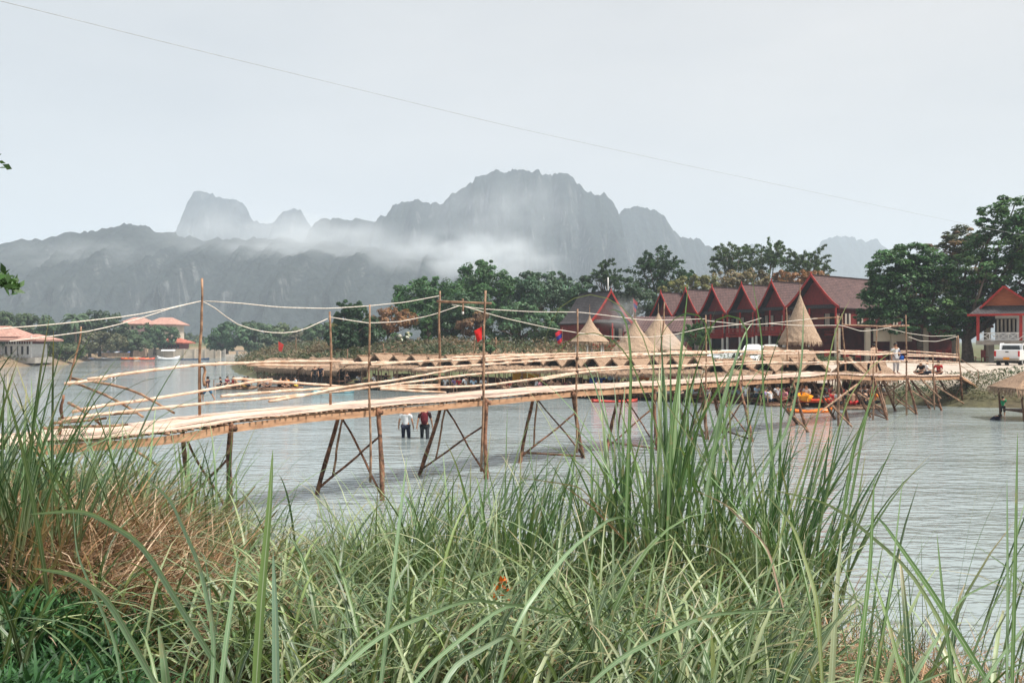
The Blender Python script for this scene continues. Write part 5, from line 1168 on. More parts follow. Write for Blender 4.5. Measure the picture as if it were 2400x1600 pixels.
def pose(kind):
    """joints of a 1.7 m figure facing -y; kinds: stand, walk, sit (on floor), perch (legs hanging), bend"""
    if kind in ('stand', 'walk', 'reach'):
        a = dict(pel=(0,0,.93), wai=(0,0,1.08), che=(0,-.01,1.28), sh=(0,0,1.40), nec=(0,0,1.47), hea=(0,-.015,1.56), top=(0,-.01,1.65))
        for s, q in ((-1,'l'),(1,'r')):
            f = {'stand': .04, 'walk': .26*s, 'reach': .05}[kind]
            a.update({'hip'+q:(s*.10,0,.88), 'kne'+q:(s*.115,-f-.02,.49), 'ank'+q:(s*.12,-f*1.2+.03+(.12 if kind=='walk' and s<0 else 0),.09), 'toe'+q:(s*.14,-f*1.2-.15,.04)})
            g_ = {'stand': .0, 'walk': -.16*s, 'reach': .0}[kind]
            a.update({'sho'+q:(s*.185,0,1.39), 'elb'+q:(s*.26,.02-g_*.6,1.12), 'wri'+q:(s*.30,-.05-g_*1.4,.88), 'han'+q:(s*.30,-.075-g_*1.5,.80)})
            if kind == 'reach': a.update({'elb'+q:(s*.2,-.2,1.16), 'wri'+q:(s*.12,-.42,1.12), 'han'+q:(s*.1,-.5,1.12)})
    elif kind in ('sit', 'perch'):
        z = .12; a = dict(pel=(0,0,z), wai=(0,.02,z+.16), che=(0,-.04,z+.36), sh=(0,-.06,z+.48), nec=(0,-.08,z+.55), hea=(0,-.11,z+.65), top=(0,-.11,z+.75))
        for s, q in ((-1,'l'),(1,'r')):
            if kind == 'sit': a.update({'hip'+q:(s*.12,-.02,z), 'kne'+q:(s*.34,-.34,z+.08), 'ank'+q:(s*-.02,-.40,z-.03), 'toe'+q:(s*-.1,-.46,z-.04)})
            else: a.update({'hip'+q:(s*.11,-.02,z), 'kne'+q:(s*.13,-.45,z+.02), 'ank'+q:(s*.13,-.50,z-.40), 'toe'+q:(s*.13,-.62,z-.46)})
            a.update({'sho'+q:(s*.185,-.05,z+.46), 'elb'+q:(s*.27,-.12,z+.22), 'wri'+q:(s*.17,-.33,z+.18), 'han'+q:(s*.14,-.40,z+.19)})
    elif kind == 'bend':
        a = dict(pel=(0,.1,.85), wai=(0,.0,.98), che=(0,-.2,1.12), sh=(0,-.32,1.18), nec=(0,-.38,1.2), hea=(0,-.48,1.2), top=(0,-.56,1.22))
        for s, q in ((-1,'l'),(1,'r')):
            a.update({'hip'+q:(s*.1,.1,.82), 'kne'+q:(s*.14,-.02,.46), 'ank'+q:(s*.14,.08,.09), 'toe'+q:(s*.15,-.1,.04), 'sho'+q:(s*.18,-.3,1.16), 'elb'+q:(s*.22,-.38,.9), 'wri'+q:(s*.2,-.48,.68), 'han'+q:(s*.19,-.5,.6)})
    return a
Rr = dict(pel=(.13,.10), wai=(.12,.09), che=(.15,.10), sh=(.10,.075), nec=.052, hea=(.078,.095), top=(.06,.07), hip=.088, kne=.057, ank=.038, toe=.03, sho=.056, elb=.041, wri=.028, han=.034)
def make_person(kind, trous='long', child=False, fingers=False):
    a = pose(kind); J = {k: (v, Rr[k.rstrip('lr')] if k[:3] in ('hip','kne','ank','toe','sho','elb','wri','han') and k not in ('sh',) else Rr[k]) for k, v in a.items()}
    E = [('pel','wai'),('wai','che'),('che','sh'),('sh','nec'),('nec','hea'),('hea','top')]
    for q in 'lr': E += [('pel','hip'+q),('hip'+q,'kne'+q),('kne'+q,'ank'+q),('ank'+q,'toe'+q),('sh','sho'+q),('sho'+q,'elb'+q),('elb'+q,'wri'+q),('wri'+q,'han'+q)]
    h = Vector(a['hea']); J['nos'] = ((h.x, h.y-.095, h.z-.01), .014); E.append(('hea','nos'))
    body = skin_mesh('body', J, E, 'pel')
    # five fingers on each hand, ears
    mb = MB()
    for s, q in ((-1,'l'),(1,'r')):
        w = Vector(a['wri'+q]); hd = Vector(a['han'+q]); d_ = (hd-w).normalized(); sd = d_.cross(Vector((1,0,0))); sd = Vector((0,1,0)) if sd.length < .1 else sd.normalized()
        for k, (o_, l_) in enumerate(((-.027,.06),(-.009,.072),(.009,.068),(.027,.052))):
            b0 = hd+sd*o_*.9+d_*.01; mb.tube([b0, b0+d_*l_*.55+Vector((-s*.004,0,0)), b0+d_*l_+Vector((-s*.016,0,0))], [.009,.008,.006], 5)
        mb.tube([w.lerp(hd,.45)-sd*.02, hd-sd*.045+d_*.005, hd-sd*.05+d_*.03], [.011,.01,.007], 5)
        mb.ell(h+Vector((s*.083,.01,-.0)), (.012,.022,.03), 6, 5)
    off = len(body.vertices)
    vs = [v.co.copy() for v in body.vertices] + [Vector(v) for v in mb.v]; fs = [list(p.vertices) for p in body.polygons] + [[off+i for i in f] for f in mb.f]
    me = bpy.data.meshes.new('body'); me.from_pydata(vs, [], fs); me.polygons.foreach_set('use_smooth', [True]*len(fs)); me.materials.append(M_skin)
    root = empty('person'); o = bpy.data.objects.new('body', me); C.objects.link(o); o.parent = root; o.color = (.40,.22,.14,1)
    # shirt
    def sub_of(keys, edges, grow, nm, rt, tweak=None):
        JJ = {k: (a[k], tuple(x+grow for x in J[k][1]) if hasattr(J[k][1], '__len__') else J[k][1]+grow) for k in keys}
        if tweak: JJ.update(tweak)
        m2 = skin_mesh(nm, JJ, edges, rt); m2.materials.clear(); m2.materials.append(M_cobj); o2 = bpy.data.objects.new(nm, m2); C.objects.link(o2); o2.parent = root; return o2
    tw = {}
    for q in 'lr': tw['slv'+q] = (tuple(Vector(a['sho'+q]).lerp(Vector(a['elb'+q]), .75)), .062)
    sub_of(['pel','wai','che','sh','shol','shor'], [('pel','wai'),('wai','che'),('che','sh'),('sh','shol'),('sh','shor'),('shol','slvl'),('shor','slvr')], .022, 'shirt', 'wai', tw)
    tw = {}
    for q in 'lr':
        end = Vector(a['kne'+q]).lerp(Vector(a['ank'+q]), .85 if trous == 'long' else .02); tw['end'+q] = (tuple(end), .058 if trous == 'long' else .082)
    ks = ['pel','hipl','hipr'] + (['knel','kner'] if trous == 'long' else []); ed = [('pel','hipl'),('pel','hipr')]
    for q in 'lr': ed += ([('hip'+q,'kne'+q),('kne'+q,'end'+q)] if trous == 'long' else [('hip'+q,'end'+q)])
    sub_of(ks, ed, .018, 'trousers' if trous == 'long' else 'shorts', 'pel', tw)
    M = Matrix.Identity(3); hb = MB().ell(h+Vector((0,.022,.035)), (.098,.105,.10), 12, 9); 
    hv = [v for v in hb.v]; hb.v = [(x, y if y > h.y-.075 else h.y-.075, max(z, h.z-.055 if y > h.y else h.z+.035)) for x, y, z in hv]
    hb.build('hair', M_hair, root, True)
    f = MB()
    for s in (-1,1): f.ell(h+Vector((s*.032,-.088,.012)), (.011,.006,.008), 6, 5)
    f.ell(h+Vector((0,-.086,-.045)), (.022,.006,.006), 6, 4); f.build('face_features', M_hair, root, True)
    return root
PROTO = {}
def person(kind, loc, rz, lab, shirt, legs, trous='long', scale=1, skin=(.40,.22,.14), group=None, hair=True, skirt=False, z=None):
    key = (kind, trous)
    if key in PROTO: o = copy_tree(PROTO[key])
    else: o = PROTO[key] = make_person(kind, trous)
    o.location = loc; o.rotation_euler = (0,0,rz); o.scale = (scale,)*3
    for c in o.children:
        n = c.name.split('.')[0]
        if n == 'body': c.color = (*skin,1)
        elif n == 'shirt': c.color = (*shirt,1)
        elif n in ('trousers','shorts'): c.color = (*legs,1)
    return tag(o, lab, 'person', group)
WHT, BLK, NVY, RED, GRN, BLU, YEL, GRY, TAN, PNK, ORG = (.72,.74,.76), (.015,.015,.018), (.015,.02,.04), (.5,.03,.03), (.02,.30,.13), (.08,.22,.5), (.7,.5,.08), (.3,.3,.3), (.45,.3,.2), (.6,.25,.3), (.8,.25,.04)
# two men wading side by side, seen from behind: facing away (+y)
dW = 3.9*F/(1026-800)
person('stand', (PX(951,dW), dW, -.42), R(176), 'person in a white t-shirt and dark trousers wading away in shin-deep water', WHT, NVY)
w2 = person('walk', (PX(997,dW+.2), dW-.1, -.42), R(184), 'person in a black t-shirt with a dark red backpack wading beside the white-shirted one', (.03,.012,.015), (.02,.025,.03), scale=1.02)
e = empty('backpack', (PX(997,dW+.2)+.0, dW-.27, .78)); tag(e, 'dark red backpack worn by the wading person in black', 'backpack')
o = MB().ell((0,0,.03),(.16,.11,.25),12,9).build('bag_body', M_cobj, e, True); o.color = (.12,.012,.02,1)
o = MB().ell((0,-.09,-.08),(.11,.05,.12),10,7).build('front_pocket', M_cobj, e, True); o.color = (.08,.01,.015,1)
o = MB().tube([(-.1,.06,.25),(-.12,.2,.3),(-.13,.3,.2)],.02,6).tube([(.1,.06,.25),(.12,.2,.3),(.13,.3,.2)],.02,6).build('shoulder_strap', M_cobj, e, True); o.color = (.25,.02,.04,1)
d = 63; person('walk', (PX(487,d), d, -.12), R(-100), 'person in a black vest and blue shorts wading beside the tall leaning post', (.06,.03,.03), (.03,.10,.18), 'short', skin=(.35,.19,.12))
d = 77; person('stand', (PX(738,d), d, .25), R(15), 'person in black standing left of the pair at the first shelter', BLK, BLK, group=None); person('stand', (PX(751,d+.5), d+.5, .25), R(-25), 'taller person in navy standing right of the pair at the first shelter', (.02,.025,.05), BLK, scale=1.05)
d = 49.5; person('reach', (PX(2350,d), d, -.18), R(150), 'child in a green t-shirt and dark shorts standing in shallow water', GRN, BLK, 'short', .72)
d = 47; o = person('bend', (PX(2322,d), d, -.98), R(80), 'person swimming with only head and shoulders above water near the child', (.02,.02,.04), BLK, 'short', .95)
# on the bridge
def onb(px, w): s = np.interp(px, [n[0] for n in BN], cum); return deck(s, w) + Vector((0,0,.07))
person('stand', onb(2120,.35), R(20), 'person in a loose white shirt walking on the bridge between two posts', WHT, (.45,.45,.47), skin=(.35,.18,.11))
p = onb(2120,.35); e = empty('shoulder_bag', p+Vector((.32,-.05,.82))); tag(e, 'bright blue bag at the side of the white-shirted person on the bridge', 'bag'); o = MB().box((0,0,0),(.16,.26,.3)).build('bag_body', M_cobj, e, bevel=.04); o.color = (.03,.15,.6,1); o = MB().tube([(0,-.1,.14),(-.15,-.05,.5),(0,.1,.14)],.012,5).build('strap', M_cobj, e); o.color=(.03,.1,.4,1)
person('walk', onb(2093,.75), R(-160), 'person with beige top and bare shoulders on the bridge left of the white-shirted one', (.55,.38,.27), BLK, 'long', .95, skin=(.5,.3,.2))
for px, w, col, lg, lab, rz in ((2172,.2,BLK,BLK,'long-haired person in black sitting on the bridge deck near its end',R(-60)),(2196,.45,WHT,NVY,'person in a white and navy top sitting on the bridge deck',R(70)),(2219,.4,RED,NVY,'person in a red top sitting on the bridge deck, nearest the ramp',R(-40))):
    p = onb(px, w); person('sit', p, rz, lab, col, lg, 'short', .9)
# seated along the hut fronts
cols = [('blue',BLU),('white',WHT),('purple and white',(.35,.25,.5)),('white',WHT),('pale blue',(.45,.6,.72)),('white',WHT),('red',RED),('dark red',(.25,.03,.05)),('tan',TAN),('black',BLK),('pink',PNK),('orange',ORG),('grey',GRY),('navy',NVY),('yellow',YEL),('green',GRN)]
def hut_at(px): return float(np.interp(px, [h[0] for h in HX], [h[1] for h in HX])) if px > 1045 else float(np.interp(px, [700,800,862,950,1045], [82,80,77,75,71.3]))
prs = [(902,'black'),(925,'white'),(842,'white'),(878,'white'),(812,'dark'),(945,'tan'),(970,'tan'),(993,'blue'),(1044,'white'),(1066,'purple'),(1077,'red'),(1092,'white'),(1110,'pale blue'),(1133,'white'),(1176,'tan'),(1188,'maroon'),(1196,'red'),(1222,'tan'),
  (1236,'tan'),(1256,'white'),(1268,'pink'),(1292,'tan'),(1308,'tan'),(1330,'maroon'),(1338,'black'),(1375,'tan'),(1400,'pale blue'),(1412,'blue'),(1448,'navy'),(1466,'grey'),(1490,'white'),(1512,'orange'),(1532,'red'),(1562,'grey'),(1590,'black'),(1622,'pale blue'),(1648,'navy'),
  (1662,'red'),(1690,'tan'),(1712,'black'),(1748,'white'),(1770,'pale blue'),(1798,'grey'),(1823,'white'),(1848,'maroon'),(1870,'pink'),(1892,'white'),(1925,'black'),(1940,'white'),(1952,'maroon'),(1975,'red'),(1992,'navy'),(2012,'black'),(2030,'grey'),(2064,'white'),(2044,'tan')]
CM = dict(black=BLK, white=WHT, dark=(.05,.04,.04), tan=(.42,.25,.17), blue=BLU, purple=(.35,.25,.5), red=RED, maroon=(.22,.03,.05), pink=PNK, navy=NVY, grey=GRY, orange=ORG)
CM['pale blue'] = (.42,.58,.72)
SG = 'people sitting at the huts'; cnt_c = {}
near_thing = lambda px: ('at the ragged left shelters' if px < 950 else 'left of the flagged post' if px < 1125 else 'right of the flagged post' if px < 1354 else 'behind the left tall cane' if px < 1650 else 'behind the right tall cane' if px < 1880 else 'under the bridge end')
rgp = random.Random(5)
keyc = {}
for px, c in prs: keyc.setdefault((c, near_thing(px)), []).append(px)
for i, (px, c) in enumerate(prs):
    d = hut_at(px) - rgp.uniform(.15, 1.0) + (.9 if px > 1350 and i % 3 == 0 else 0); 
    kind = 'perch' if i % 4 == 1 else 'sit'; k = keyc[(c, near_thing(px))]; q = '' if len(k) == 1 else ', '+ordn[sorted(k).index(px)]+' such from left'
    lab = f'person in {c} seated {near_thing(px)}{q}'
    edge = kind == 'perch'
    person(kind, (PX(px,d), hut_at(px)-.62 if edge else d, .46), (R(rgp.uniform(-35,35)) if edge else rgp.uniform(-3.1,3.1)), lab, CM[c], rgp.choice([BLK,NVY,GRY,TAN]), 'short', rgp.uniform(.92,1.04), rgp.choice([(.40,.22,.14),(.5,.3,.2),(.3,.16,.1)]), SG)
for i, (px, kind, c, lab, dz) in enumerate([(531,'sit','maroon','person in maroon crouching on the left raft',.25),(524,'perch','black','person in black perched at the left end of the left raft',.2),(545,'sit','red','person in red on the left raft',.25),(556,'sit','tan','person lying low in yellow on the left raft',.2),(574,'perch','navy','person in navy perched at the right of the left raft',.2),(588,'sit','purple','person in purple leaning at the right end of the left raft',.25),
      (606,'sit','tan','bare-chested person between the two rafts',.2),(632,'sit','white','person in white on the right raft',.25),(655,'perch','tan','person in tan perched on the right raft',.2),(676,'sit','orange','person in orange low on the right raft',.2),(694,'sit','pale blue','person in pale blue at the right end of the right raft',.2)]):
    person(kind, (PX(px,76.3), 76.3-.6*(i%2), dz), rgp.uniform(-2.5,2.5), lab, CM[c], rgp.choice([BLK,NVY,YEL]), 'short', .95, rgp.choice([(.40,.22,.14),(.5,.3,.2)]), 'people on the rafts')
for i, (px, c, lab) in enumerate([(2270-0,'red','')][:0]): pass
for px0, px1, d, lab in ((1640,1745,60.0,'low dining raft with a plank table behind the right tall cane'),(1785,1880,57.2,'dark dining raft left of the orange kayaks'),(1945,2055,54.6,'dining raft between the last bridge trestles')): raft(px0, px1, d, lab)
xt = [(1648,60,'red'),(1664,59.4,'white'),(1680,60,'pink'),(1697,59.6,'black'),(1716,60,'white'),(1733,59.5,'pale blue'),(1792,57.2,'purple'),(1806,56.6,'white'),(1822,57.2,'maroon'),(1838,56.8,'pink'),(1856,57.2,'black'),(1872,56.8,'blue'),
      (1950,54.6,'red'),(1965,54.1,'white'),(1982,54.6,'navy'),(1998,54.1,'tan'),(2014,54.6,'white'),(2030,54.2,'black'),(2048,54.6,'orange')]
for i, (px, d, c) in enumerate(xt):
    w_ = 'left' if px < 1760 else 'middle' if px < 1900 else 'right'
    kk = sorted(q[0] for q in xt if q[2] == c and (q[0] < 1760) == (px < 1760) and (q[0] < 1900) == (px < 1900)); sfx = '' if len(kk) == 1 else ', '+ordn[kk.index(px)]+' such from left'
    person('perch' if i % 3 == 1 else 'sit', (PX(px,d), d, .26), rgp.uniform(-3,3), f'person in {c} on the {w_} of three trestle rafts{sfx}', CM[c], rgp.choice([BLK,NVY,RED]), 'short', .95, rgp.choice([(.40,.22,.14),(.5,.3,.2)]), 'people on the rafts')
d = 150; person('stand', (PX(505,d), d, -1.0), 0, 'tiny distant swimmer standing chest-deep far up the river', BLK, BLK, 'short'); person('bend', (PX(261,96), 96, -.95), 1, 'lone swimmer, head only, on the left open water', WHT, BLK, 'short')
# cloths, tables and coolers among the huts
def drape(px, py, d, w, h, col, lab):
    e = empty('hanging_cloth', P(px, py, d)); tag(e, lab, 'cloth', 'coloured cloths hung in the huts'); n = 8; vs = []; fs = []
    for i in range(n+1):
        for j in range(4): vs.append((-w/2+w*i/n, .05*math.sin(i*2.1+j), -h*j/3-.05*math.sin(i*1.3)))
    for i in range(n):
        for j in range(3): fs.append((i*4+j,(i+1)*4+j,(i+1)*4+j+1,i*4+j+1))
    o = MB().mesh_in(vs, fs).build('fabric', M_cobj, e, True); o.color = (*col,1)
    MB().tube([(-w/2-.05,0,.02),(w/2+.05,0,.02)],.02,5).build('hanging_pole', M_bamboo2, e)
drape(1218,872,68.2,1.05,.65,(.85,.42,.03),'left half of the orange yellow cloth screens'); drape(1252,872,67.6,.95,.62,(.9,.45,.04),'right half of the orange yellow cloth screens')
drape(1400,884,65.0,1.1,.4,(.04,.12,.5),'royal blue cloth hanging in a hut left of the tall reeds'); drape(1440,876,64.3,.9,.4,(.35,.5,.65),'pale blue cloth beside the royal blue one')
drape(1510,878,63.2,.7,.35,(.7,.2,.03),'orange cloth behind the tall reeds'); drape(1575,878,62,.5,.35,(.5,.03,.03),'red cloth behind the tall reeds'); drape(1480,874,63.6,.7,.4,(.6,.68,.72),'white cloth behind the tall reeds')
rgn = np.random.default_rng(9); e = empty('orange_litter', P(1180,1378,7.2)); tag(e, 'bright orange crumpled plastic caught low in the bank grass', 'litter'); V, Q, K = leaf_cloud(rgn.normal(size=(16,3))*np.array((.08,.05,.04)), rgn.normal(size=(16,3)), .026, np.array((.8,.17,.02))[None]*rgn.uniform(.5,1.1,(16,1)), rgn, .8); np_mesh('torn_plastic', V, Q, M_leaf, col=K, parent=e)

# ------------------------------------------------------------------ grass and reeds on the near bank
def blades(base, h, az, th0, kap, w, rg, col, seg=7, fold=True, tipc=None, basec=None, twist=.6):
    """arching blades; th0 start lean, kap total bend, all arrays of n"""
    n = len(base); t = np.linspace(0, 1, seg+1); tm = (t[1:]+t[:-1])/2
    th = th0[:,None] + kap[:,None]*tm[None]**1.8; ds = (h/seg)[:,None]
    hr = np.concatenate([np.zeros((n,1)), np.cumsum(np.sin(th)*ds, 1)], 1); zz = np.concatenate([np.zeros((n,1)), np.cumsum(np.cos(th)*ds, 1)], 1)
    d = np.stack([np.cos(az), np.sin(az)], 1); cx = base[:,0:1]+hr*d[:,0:1]; cy = base[:,1:2]+hr*d[:,1:2]; cz = base[:,2:3]+zz
    ctr = np.stack([cx,cy,cz], -1)
    a2 = az+np.pi/2+rg.uniform(-twist, twist, n); sd = np.stack([np.cos(a2), np.sin(a2), rg.uniform(-.15,.15,n)], 1)[:,None,:]
    wp = np.minimum(1, .45+t*3.2)*np.clip(1-t**2.6, 0, 1)**.8; wp[-1] = .03; ww = (w[:,None]*wp[None])[..., None]/2
    if fold:
        nrm = np.stack([-d[:,0]*.5, -d[:,1]*.5, np.ones(n)*.7], 1)[:,None,:]
        V = np.stack([ctr-sd*ww, ctr-nrm*ww*.35, ctr+sd*ww], 2); k = 3; us = np.array([0,.5,1.])
    else: V = np.stack([ctr-sd*ww, ctr+sd*ww], 2); k = 2; us = np.array([0.,1.])
    V = V.reshape(-1,3); I = np.arange(n*(seg+1)*k).reshape(n,seg+1,k)
    q = np.stack([I[:,:-1,:-1], I[:,:-1,1:], I[:,1:,1:], I[:,1:,:-1]], -1).reshape(-1,4)
    uv = np.stack(np.broadcast_arrays(us[None,None,:], t[None,:,None]), -1); uv = np.broadcast_to(uv, (n,seg+1,k,2)).reshape(-1,2)
    cc = col[:,None,:]*np.ones((1,seg+1,1))
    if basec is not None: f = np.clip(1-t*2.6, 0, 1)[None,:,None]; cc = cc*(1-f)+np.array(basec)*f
    if tipc is not None: f = (np.clip((t-.72)*3.5, 0, 1)[None,:]*(rg.random(n) < .35)[:,None])[...,None]; cc = cc*(1-f)+np.array(tipc)*f
    K = np.repeat(cc.reshape(n,seg+1,1,3), k, 2).reshape(-1,3)
    return V, q, uv, K
def join(parts):
    V=[];Q=[];U=[];K=[];o=0
    for v,q,u,k in parts: V.append(v);Q.append(q+o);U.append(u);K.append(k);o+=len(v)
    return np.concatenate(V), np.concatenate(Q), np.concatenate(U), np.concatenate(K)
GC = np.array([(.11,.185,.075),(.18,.26,.13),(.28,.36,.20),(.065,.13,.05),(.36,.42,.26),(.15,.22,.07)])
GC = np.concatenate([GC*np.array((.98,.95,.86)), GC[[0,3,3,1]]*.6])
DC = np.array([(.40,.27,.17),(.28,.16,.09),(.50,.38,.27),(.18,.105,.06),(.10,.06,.035)])
def pick(C_, n, rg, v=.2): return C_[rg.integers(0, len(C_), n)]*rg.uniform(1-v, 1+v, (n,1))
def gzv(x, y): return ground_z(x, y)
gr = np.random.default_rng(21)
def tuft_field(n_t, region, per, hrange, wr, colset, spread=.16, lean=(.05,.5), bend=(.5,2.1), wind=None, seg=7, fold=True, basec=(.075,.055,.03), tipc=(.40,.30,.17), maxsd=-.9, minz=-.35, cond=None):  # basec: brown dead sheaths, darkened further to paint shade between the blades
    x = gr.uniform(region[0], region[1], n_t); y = gr.uniform(region[2], region[3], n_t)
    sd = river_sd(x, y); ok = sd > maxsd
    if cond is not None: ok &= cond(x, y)
    x, y = x[ok], y[ok]; n_t = len(x); k = per; X = np.repeat(x, k)+gr.normal(size=n_t*k)*spread; Y = np.repeat(y, k)+gr.normal(size=n_t*k)*spread
    th = np.repeat(gr.uniform(hrange[0], hrange[1], n_t), k)*gr.uniform(.45, 1.1, n_t*k); az = gr.uniform(0, 2*np.pi, n_t*k)
    if wind is not None: az = np.where(gr.random(n_t*k) < .55, wind+gr.normal(size=n_t*k)*.7, az)
    n = n_t*k; Z = np.maximum(gzv(X, Y), minz)-.05
    tone = np.repeat(gr.uniform(.8, 1.2, n_t), k)[:,None]
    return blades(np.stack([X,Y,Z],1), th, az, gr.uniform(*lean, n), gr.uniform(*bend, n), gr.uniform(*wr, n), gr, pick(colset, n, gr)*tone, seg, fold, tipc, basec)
nb_edge = lambda x: np.interp(x, [-11,-7.6,-5.2,-2.5,0,3,5,6.5,8,14], [15.6,16,14.2,13.2,12.3,11.2,10.4,9.4,9.8,9.6])
parts = []
not_right = lambda x, y: ~((x > .31*y) & (y > 4.2)) & ~((x < -.33*y+.1) & (y < 8.8) & (y > 3) & (gr.random(len(x)) < .74)) & (gr.random(len(x)) < np.where(y > 9, .55, 1))
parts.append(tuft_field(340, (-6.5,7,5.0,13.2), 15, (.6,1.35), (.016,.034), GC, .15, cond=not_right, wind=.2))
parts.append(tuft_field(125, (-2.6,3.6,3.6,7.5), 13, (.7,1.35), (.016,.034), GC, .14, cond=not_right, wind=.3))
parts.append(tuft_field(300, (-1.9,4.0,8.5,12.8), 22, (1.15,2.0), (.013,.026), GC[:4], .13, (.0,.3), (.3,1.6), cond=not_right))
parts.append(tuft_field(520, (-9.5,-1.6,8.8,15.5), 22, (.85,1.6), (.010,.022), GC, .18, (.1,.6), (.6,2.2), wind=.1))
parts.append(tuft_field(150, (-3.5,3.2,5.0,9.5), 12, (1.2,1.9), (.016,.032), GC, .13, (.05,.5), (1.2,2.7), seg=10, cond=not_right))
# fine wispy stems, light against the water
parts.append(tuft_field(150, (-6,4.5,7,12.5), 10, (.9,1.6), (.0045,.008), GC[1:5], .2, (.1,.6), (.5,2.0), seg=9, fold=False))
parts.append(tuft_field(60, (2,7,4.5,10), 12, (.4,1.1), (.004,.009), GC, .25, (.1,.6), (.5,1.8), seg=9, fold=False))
V,Q,U,K = join(parts); tag(np_mesh('grass', V, Q, M_grass, col=K, uv=U), kind='stuff')
# dry straw: standing dead stems and a flattened tangle on the left
sp_ = []
sp_.append(tuft_field(460, (-9,4,5,14.5), 12, (.3,1.0), (.006,.013), DC[1:]*.8, .16, (.1,1.0), (.1,1.4), seg=5, fold=False, basec=None, tipc=None))
def tangle(n, x0, x1, y0, y1, up, L_=(.5,1.4), w=(.006,.013)):
    x = gr.uniform(x0,x1,n); y = gr.uniform(y0,y1,n); z = gzv(x,y)+gr.uniform(0,up,n)*np.sin(np.clip((x-x0)/(x1-x0),0,1)*np.pi)
    return blades(np.stack([x,y,z],1), gr.uniform(*L_,n), gr.uniform(0,2*np.pi,n), gr.uniform(.9,1.75,n), gr.uniform(-.3,.5,n), gr.uniform(*w,n), gr, pick(DC,n,gr,.35), 4, False)
sp_.append(tangle(4600, -4.3,-2.1, 6.7,8.7, .5)); sp_.append(tangle(900, -3.6,-2.4, 6.2,7.0, .2)); sp_.append(tangle(1000, -5.5,-3.6,8.5,10.5,.4)); sp_.append(tangle(3000, -2.5,4,5.5,10.5,.25,(.3,.9)))
V,Q,U,K = join(sp_); tag(np_mesh('dry_straw', V, Q, M_straw, col=K, uv=U), kind='stuff')
# low leafy weeds at the lower left
n = 15000; x = gr.uniform(-4.2,-1.5,n); y = gr.uniform(4.6,6.9,n); k = (x < -.37*y+.25*np.sin(y*3)) & (x > -.62*y) ; x, y = x[k], y[k]; n = len(x)
hh = (.10+.35*fbm(x*1.7, y*1.7, 3))*gr.uniform(.2,1,n)
Bl = blades(np.stack([x,y,gzv(x,y)+hh],1), gr.uniform(.10,.26,n), gr.uniform(0,2*np.pi,n), gr.uniform(.2,1.1,n), gr.uniform(.4,1.5,n), gr.uniform(.016,.034,n), gr, pick(np.array([(.04,.11,.04),(.06,.15,.05),(.028,.075,.03)]),n,gr,.3), 4, True)
tag(np_mesh('leafy_weeds', Bl[0], Bl[1], M_leaf, col=Bl[3], uv=Bl[2]), kind='stuff')
# tall cane clumps, each a plant of its own
RC = np.array([(.075,.165,.055),(.11,.21,.075),(.19,.29,.13),(.045,.115,.04)])
def cane_clump(px, d, H, n, lab, lean_az=0., lean=.12, spread=.22, w=(.018,.034), bend=(.1,1.3), zb=None, dark=1.0, stem=True, group='tall cane grass clumps'):
    x0 = PX(px, d); g0 = max(float(gzv(np.array([x0]),np.array([d]))[0]), -.4) if zb is None else zb; root = empty('cane_grass_clump', (x0,d,g0)); tag(root, lab, 'tall grass', group)
    X = gr.normal(size=n)*spread; Y = gr.normal(size=n)*spread; az = np.where(gr.random(n) < .45, lean_az+gr.normal(size=n)*.5, gr.uniform(0,2*np.pi,n))
    hb = gr.uniform(0,.28,n)*H; b = np.stack([X*(1+hb/H),Y,hb],1); hh = (H-hb)*gr.uniform(.55,1.08,n)
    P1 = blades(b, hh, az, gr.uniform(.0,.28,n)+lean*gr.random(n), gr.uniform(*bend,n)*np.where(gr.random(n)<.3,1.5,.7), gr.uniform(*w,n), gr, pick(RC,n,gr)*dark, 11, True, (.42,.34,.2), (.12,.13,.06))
    np_mesh('leaf_blades', P1[0], P1[1], M_grass, col=P1[3], uv=P1[2], parent=root)
    if stem:
        m_ = max(6, n//9); X = gr.normal(size=m_)*spread*.8; Y = gr.normal(size=m_)*spread*.8; mb = MB()
        for a, c in zip(X, Y): mb.tube([(a,c,-.4),(a*1.25,c*1.2,H*.2),(a*1.7+.02,c*1.4,H*gr.uniform(.3,.48))],[.014,.012,.006],5)
        mb.build('stems', mat('cane_stem',(.28,.17,.08),(.12,.12,.04),scale=8), root)['kind'] = 'stuff'
        n2_ = n//2; X = gr.normal(size=n2_)*spread*1.2; Y = gr.normal(size=n2_)*spread*1.2
        P2 = blades(np.stack([X,Y,gr.uniform(0,.2,n2_)*H],1), H*gr.uniform(.15,.4,n2_), gr.uniform(0,6.28,n2_), gr.uniform(.2,.9,n2_), gr.uniform(.8,2.2,n2_), gr.uniform(.007,.016,n2_), gr, pick(DC,n2_,gr,.3), 6, False)
        np_mesh('dead_leaves', P2[0], P2[1], M_straw, col=P2[3], uv=P2[2], parent=root)
    return root
cane_clump(5, 6.6, 2.1, 100, 'dense tall cane clump at the very left edge', .3, .1, .28, dark=.72)
cane_clump(85, 7.4, 1.85, 70, 'dark tall cane clump just right of the left edge, over brown stalks', .2, .15, .26, dark=.72)
cane_clump(250, 9.0, 1.45, 50, 'slanting cane clump above the dry straw tangle', .3, .5, .25)
cane_clump(330, 9.5, 1.6, 60, 'cane clump leaning right below the bridge landing', .0, .45, .3)
cane_clump(1480, 9.6, 2.9, 34, 'slim tall cane clump, leftmost of the right-hand group', 1.6, .05, .10, bend=(.05,1.2), w=(.024,.042))
cane_clump(1565, 9.2, 3.3, 62, 'tallest thick cane clump standing before the red house row', 1.2, .1, .13, bend=(.05,1.1), w=(.026,.044))
cane_clump(1655, 9.4, 2.7, 32, 'cane clump between the two tallest ones', .6, .15, .11, w=(.024,.04))
